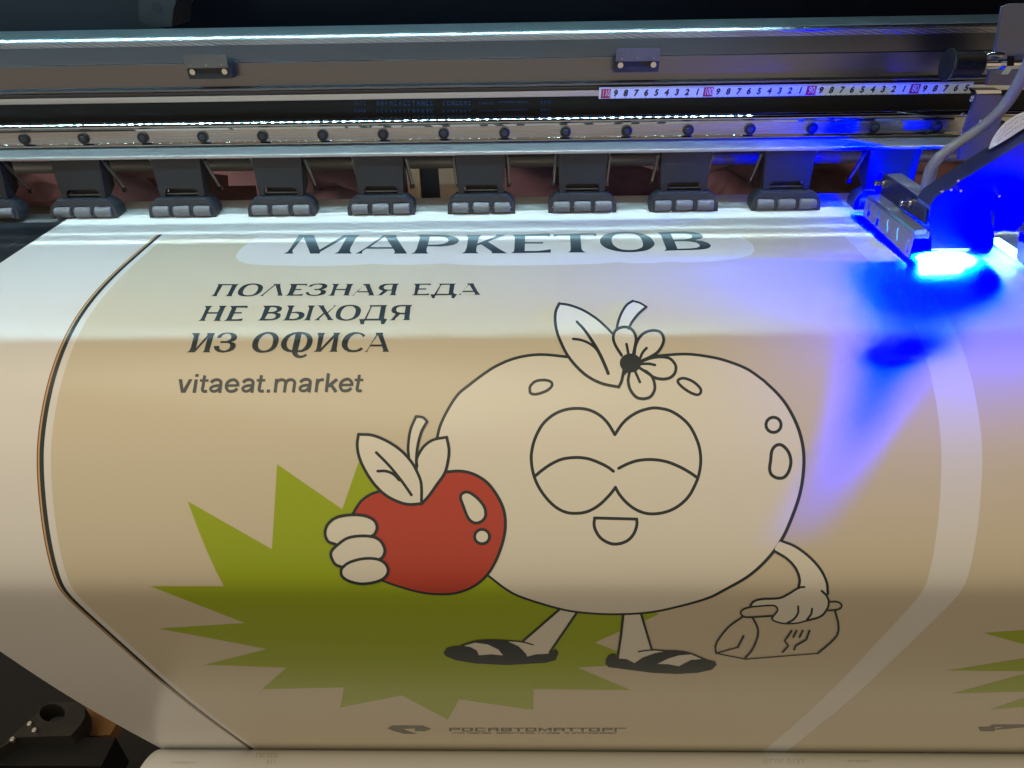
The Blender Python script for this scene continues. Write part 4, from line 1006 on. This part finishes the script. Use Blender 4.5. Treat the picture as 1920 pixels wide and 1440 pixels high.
# body: low box plus tall gusset
pf = onZ(1747, 470, -.2370); Yb = pf[1]
def oy(px, py): q = onY(px, py, Yb); return (q[0], q[2])
bx = rounded([oy(1743, 392), oy(1747, 470), oy(1856, 477), oy(1863, 455), oy(1862, 425), oy(1862, 388)], [.001, .002, .006, .006, .001, .001], 5)
b = MB(); b.prism([(p[0], Yb, p[1]) for p in bx], (0, .0018, 0))
obj('front_plate', b, M['carriage'], CR)
b = MB(); xl_, xr_ = oy(1747, 470)[0] + .030, oy(1862, 440)[0] - .0015
b.box(xl_, xr_, Yb + .0021, Yb + .075, oy(1800, 474)[1] + .001, oy(1800, 391)[1])
obj('head_box', b, M['carriage'], CR)
gx = [oy(1742, 392.5), oy(1741, 384), oy(1752, 368), oy(1830, 318), oy(1920, 262), oy(2090, 150), oy(2090, 432), oy(1930, 436), oy(1880, 428), oy(1863, 432), oy(1862.5, 392.5)]
b = MB(); b.prism([(p[0], Yb - .0025, p[1]) for p in gx], (0, .022, 0))
obj('side_gusset', b, M['carriage'], CR)
for px, py in ((1795, 338), (1782, 355), (1800, 357), (1872, 367), (1765, 358)):
    q = onY(px, py, Yb - .003); b = MB(); b.cyl((q[0], Yb - .0045, q[2]), (q[0], Yb - .0026, q[2]), .0011, 10); obj('gusset_screw', b, M['chrome'], CR, origin=q)
# second lamp on the far side
X2 = onZ(1862, 450, -.236)[0]
b = MB(); b.prism([onX(px, py, X2) for px, py in ((1860, 446), (1862, 456), (1903, 487), (1905, 476))], (.006, 0, 0))
L2 = obj('uv_lamp', b, M['uv'], CR)
X3 = onZ(1909, 488, -.236)[0]
b = MB(); b.prism([onX(px, py, X3) for px, py in ((1912, 436), (1905, 484), (1912, 491), (1990, 560), (2000, 500))], (.0015, 0, 0))
obj('outer_shield', b, M['shield'], CR)
# first lamp, between shield and head box: its emitting face looks down at the sheet
lampY0, lampY1 = Yb + .012, Yb + .085
b = MB(); b.box(Xs + .0035, Xs + .0215, lampY0, lampY1, -.2315, -.2250)
L1 = obj('uv_lamp', b, M['carriage'], CR)
b = MB(); b.box(Xs + .0029, Xs + .0034, lampY0 - .008, lampY0 + .048, -.2385, -.2262)  # added glowing strip on the housing side, makes the shield slots shine
obj('slot_glow_strip', b, M['slot_glow'], L1)
def down_lamp(name, loc, sx, sy, energy, color, spread=180, tilt=0.0):
    o = area(name, loc, (loc[0], loc[1], loc[2] - 1), sx, sy, energy, color, spread)
    o.rotation_euler = (tilt, 0, 0); return o
lamp_mid = (lampY0 + lampY1) / 2
UVC = (-0.060, -0.035, 1.0)
down_lamp('ultraviolet_lamp', (Xs + .0125, lamp_mid, -.2320), .016, lampY1 - lampY0, 6, UVC)
down_lamp('added_hot_spot_light', (Xs + .034, Yb + .004, -.2365), .032, .011, .85, (0.42, 0.90, 1.0), 150, rad(-15))  # added light that whitens the hot spot below the front plate
wedge_pos = (.400, .470, -.030)  # unseen point from which added lights draw the blue wedge on the sheet
for (px, py), e_, sp_, sz_ in (((1722, 540), .26, 24, .02), ((1704, 594), .110, 20, .020), ((1678, 652), .022, 16, .018), ((1652, 708), .046, 12, .012), ((1620, 780), .022, 9, .012), ((1590, 848), .0105, 8, .012), ((1560, 910), .0050, 7, .012), ((1535, 965), .0022, 7, .012),
                              ((1690, 560), .13, 50, .04), ((1880, 540), .22, 54, .04), ((1800, 860), .035, 60, .04)):
    area('added_wedge_light', wedge_pos, xs3(*to_xs(px, py), 0), sz_, sz_, e_, UVC, sp_)
UVR = (-0.03, -0.02, 1.0)
area('added_blue_rear_light', (Xs + .030, .686, -.176), (.20, .726, -.174), .016, .010, .30, UVR, 66)  # added light, washes the rail and shelf blue
area('added_blue_rear_light', (Xs + .012, .662, -.216), (Xs + .016, .70, -.206), .016, .012, .45, UVR, 150)  # added light, washes the pinch roller arms blue
area('added_blue_front_light', (X2 - .002, onX(1890, 470, X2)[1], -.222), (X2 - .06, Yb, -.190), .02, .02, 14.0, UVR, 175)  # added light that turns the carriage front blue
# hose, strap and ribbon
hp = [onY(px, py, Y) for px, py, Y in ((1737, 356, Yb + .035), (1741, 335, Yb + .035), (1748, 312, Yb + .035), (1763, 293, Yb + .035), (1790, 272, Yb + .035), (1822, 252, Yb + .035), (1856, 226, Yb + .030), (1885, 196, Yb + .025), (1908, 160, Yb + .02), (1930, 115, Yb + .015), (1950, 60, Yb + .01))]
b = MB(); b.tube(smooth(hp, n=6), .0044, 18)
HO = obj('ink_hose', b, M['hose'], CR)
b = MB(); b.tube(smooth(hp[:3], n=4), .0050, 18); obj('hose_sleeve', b, M['cover'], HO)
sp = [onY(px, py, Yb + .018) for px, py in ((1742, 366), (1780, 338), (1830, 303), (1866, 276), (1930, 236), (1990, 196))]
b = MB()
for i in range(len(sp) - 1):
    a, c = np.array(sp[i]), np.array(sp[i + 1]); h = np.array([0, 0, .0042])
    b.add([a - h, c - h, c + h, a + h], [(0, 1, 2, 3)])
    b.add([a - h + (0, .002, 0), a + h + (0, .002, 0), c + h + (0, .002, 0), c - h + (0, .002, 0)], [(0, 1, 2, 3)])
    b.add([a + h, c + h, c + h + (0, .002, 0), a + h + (0, .002, 0)], [(0, 1, 2, 3)])
obj('cable_strap', b, M['cover'], CR)
Yr = Yb + .012
le = smooth([(1853, 279), (1862, 258), (1878, 236), (1898, 220), (1922, 209), (1960, 200)], n=5); re = smooth([(1856, 279), (1876, 268), (1896, 256), (1916, 243), (1932, 236), (1970, 226)], n=5)
b = MB(); k = len(le)
b.add([onY(*p, Yr) for p in le] + [onY(*p, Yr - .004) for p in re] + [onY(*p, Yr + .0015) for p in le] + [onY(*p, Yr - .0025) for p in re], [(i, i + 1, k + i + 1, k + i) for i in range(k - 1)] + [(2 * k + i, 3 * k + i, 3 * k + i + 1, 2 * k + i + 1) for i in range(k - 1)])
RBN = obj('ribbon_cable', b, M['ribbon'], CR)
b = MB()
for i in range(3, k - 1):
    for u in (.2, .45, .7):
        if random.random() < .8:
            uu = u + random.uniform(-.06, .06)
            P_ = np.array(onY(*le[i], Yr)) * (1 - uu) + np.array(onY(*re[i], Yr - .004)) * uu; Q_ = np.array(onY(*le[i + 1], Yr)) * (1 - uu) + np.array(onY(*re[i + 1], Yr - .004)) * uu
            e_ = P_ + (Q_ - P_) * .6; o_ = np.array((0, -.0004, 0)); t_ = np.array((0, 0, .0006))
            b.add([P_ + o_, e_ + o_, e_ + o_ + t_, P_ + o_ + t_], [(0, 1, 2, 3)])
obj('ribbon_print', b, M['ribbon_ink'], RBN)
# bracket above, with knurled knob, nut and shaft
Yk = .672
b = MB(); b.prism([onY(px, py, Yk + .012) for px, py in ((1880, 14), (1893, 8), (2010, 2), (2010, 150), (1900, 160), (1850, 160), (1868, 90))], (0, .004, 0))
obj('upper_bracket', b, M['clear'], CR)
b = MB(); b.prism([onY(px, py, Yk + .010) for px, py in ((1832, 178), (1876, 178), (1890, 184), (1866, 262), (1857, 300), (1798, 300), (1802, 262))], (0, .004, 0))
obj('lower_bracket', b, M['clear'], CR)
b = MB(); b.prism([onY(px, py, Yk + .006) for px, py in ((1829, 169), (1877, 169), (1878, 175), (1832, 176))], (0, .012, 0))
obj('bracket_fold', b, M['chrome'], CR)
for px, py in ((1822, 182), (1820, 187), (1804, 214), (1804, 246), (1803, 251), (1836, 226)):
    q = onY(px, py, Yk + .008); b = MB(); b.cyl((q[0], q[1], q[2]), (q[0], q[1] - .002, q[2]), .0016, 12, .0006); obj('bracket_screw', b, M['chrome'], CR, origin=q)
kc = onY(1800, 122, Yk); zk = kc[2]
xa = onY(1778, 122, Yk)[0]; xb2 = onY(1838, 122, Yk)[0]
b = MB()
n_t = 40; prof = []
ring = []
for (X, s_) in ((xa, .8), (xa + .002, 1.0), (xb2 - .001, 1.0), (xb2, .9)):
    for k2 in range(n_t * 2):
        r_ = .0108 * s_ * (1.0 if k2 % 2 else .94); q = math.pi * k2 / n_t
        ring.append((X, Yk + r_ * math.cos(q), zk + r_ * math.sin(q)))
m2 = n_t * 2
b.add(ring, [(i * m2 + j, i * m2 + (j + 1) % m2, (i + 1) * m2 + (j + 1) % m2, (i + 1) * m2 + j) for i in range(3) for j in range(m2)] + [tuple(range(m2)), tuple(3 * m2 + j for j in range(m2))])
KN = obj('knurled_knob', b, M['black_bolt'], CR, angle=10)
b = MB(); b.cyl((xa - .0015, Yk, zk), (xa + .001, Yk, zk), .0135, 32, .0008); obj('knob_flange', b, M['black_bolt'], KN)
b = MB(); b.cyl((xb2, Yk, zk), (xb2 + .10, Yk, zk), .0042, 24); obj('knob_shaft', b, M['chrome'], KN)
xn = onY(1877, 122, Yk)[0]
b = MB(); b.tube([(xn, Yk, zk), (xn + .006, Yk, zk)], .0085, 6); obj('hex_nut', b, M['chrome'], KN, angle=20)
b = MB(); b.tube([(xn - .020, Yk + .001, zk + .007), (xn - .012, Yk - .004, zk + .0095), (xn - .003, Yk - .003, zk + .008)], .0018, 10); obj('wire_clip', b, M['chrome'], KN)

# ================================================================== THINGS BEHIND AND BELOW
b = MB(); nx, nz = 70, 16
vs = []
for j in range(nz):
    for i in range(nx):
        X = -1.6 + 3.0 * i / (nx - 1); Zz = -.62 + .36 * j / (nz - 1)
        vs.append((X, 1.25 + .03 * math.sin(X * 17 + j * .7) + .02 * math.sin(X * 41 + j * 1.9) + random.uniform(-.012, .012), Zz + random.uniform(-.006, .006)))
b.add(vs, [(j * nx + i, j * nx + i + 1, (j + 1) * nx + i + 1, (j + 1) * nx + i) for j in range(nz - 1) for i in range(nx - 1)])
b.add([(v[0], v[1] + .02, v[2]) for v in vs], [(j * nx + i, (j + 1) * nx + i, (j + 1) * nx + i + 1, j * nx + i + 1) for j in range(nz - 1) for i in range(nx - 1)])
tag(obj('red_cloth', b, M['red_cloth'], angle=80), 'crumpled red brown cloth seen through gaps behind the pinch rollers', 'cloth')
Yc = 1.12
b = MB()
xa_, xb_, xc_, xd_ = (onY(px, 345, Yc)[0] for px in (764, 783, 824, 868))
zlo, zhi = -.75, zat(313, Yc)
b.box(xa_, xb_, Yc, Yc + .05, zlo, zhi); b.box(xc_, xd_, Yc, Yc + .05, zlo, zhi); b.box(xb_, xc_, Yc + .046, Yc + .05, zlo, zhi); b.box(xa_, xd_, Yc, Yc + .05, zlo - .004, zlo - .001)
CB = obj('cardboard_box', b, M['card'])
tag(CB, 'tan cardboard box with dark opening between two pinch rollers at back', 'box')
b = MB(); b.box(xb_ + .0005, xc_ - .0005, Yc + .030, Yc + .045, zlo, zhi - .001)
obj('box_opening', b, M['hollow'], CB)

# lower left: stand bracket, card and bar under the sheet
Zs = -.90
def oz(l, Z=Zs): return [onZ(px, py, Z) for px, py in l]
pl_ = crop([(-60, 1010), (20, 950), (120, 850), (230, 755), (330, 655), (370, 625), (600, 625), (637, 660), (637, 740), (600, 800), (530, 878), (130, 890)], 0, 1160, 4)
hole_ = [(98 + 24 * math.cos(q), 1337 + 17 * math.sin(q)) for q in np.linspace(0, 2 * math.pi, 25)[:-1]]
V, F = cdt([[p[:2] for p in oz(pl_)], [p[:2] for p in oz(hole_)]]); nn = len(V); ed = {}
for f in F:
    for i in range(3): ed[(f[i], f[(i + 1) % 3])] = 1
side = [e for e in ed if (e[1], e[0]) not in ed]
b = MB(); b.add([(*p, Zs) for p in V] + [(*p, Zs - .03) for p in V], list(F) + [tuple(i + nn for i in reversed(f)) for f in F] + [(a, c, c + nn, a + nn) for a, c in side])
SB = obj('stand_bracket', b, M['stand'])
tag(SB, 'dark grey metal bracket plate with round hole below left edge of the banner', 'bracket')
for px, py in ((58, 1360), (67, 1372), (26, 1389)):
    q = onZ(px, py, Zs); b = MB(); b.cyl((q[0], q[1], Zs - .001), (q[0], q[1], Zs + .006), .0035, 12, .001); obj('bracket_bolt', b, M['chrome'], SB, origin=q)
b = MB(); b.prism(oz(crop([(640, 640), (880, 780), (825, 872), (530, 885), (600, 800)], 0, 1160, 4), Zs - .05), (0, 0, -.02))
tag(obj('ochre_card_sheet', b, M['orange_card']), 'ochre brown card beside the dark bracket plate under the banner edge', 'cardboard')
b = MB(); y1_ = onZ(100, 1382, Zs - .02)[1]; y0_ = onZ(100, 1436, Zs - .02)[1]; xr_ = onZ(208, 1400, Zs - .02)[0]
b.box(-1.4, xr_, y0_, y1_, Zs - .08, Zs - .02)
b2 = obj('stand_crossbar', b, M['stand_black'])
tag(b2, 'dark metal crossbar of the printer stand at the lower left corner', 'stand bar')
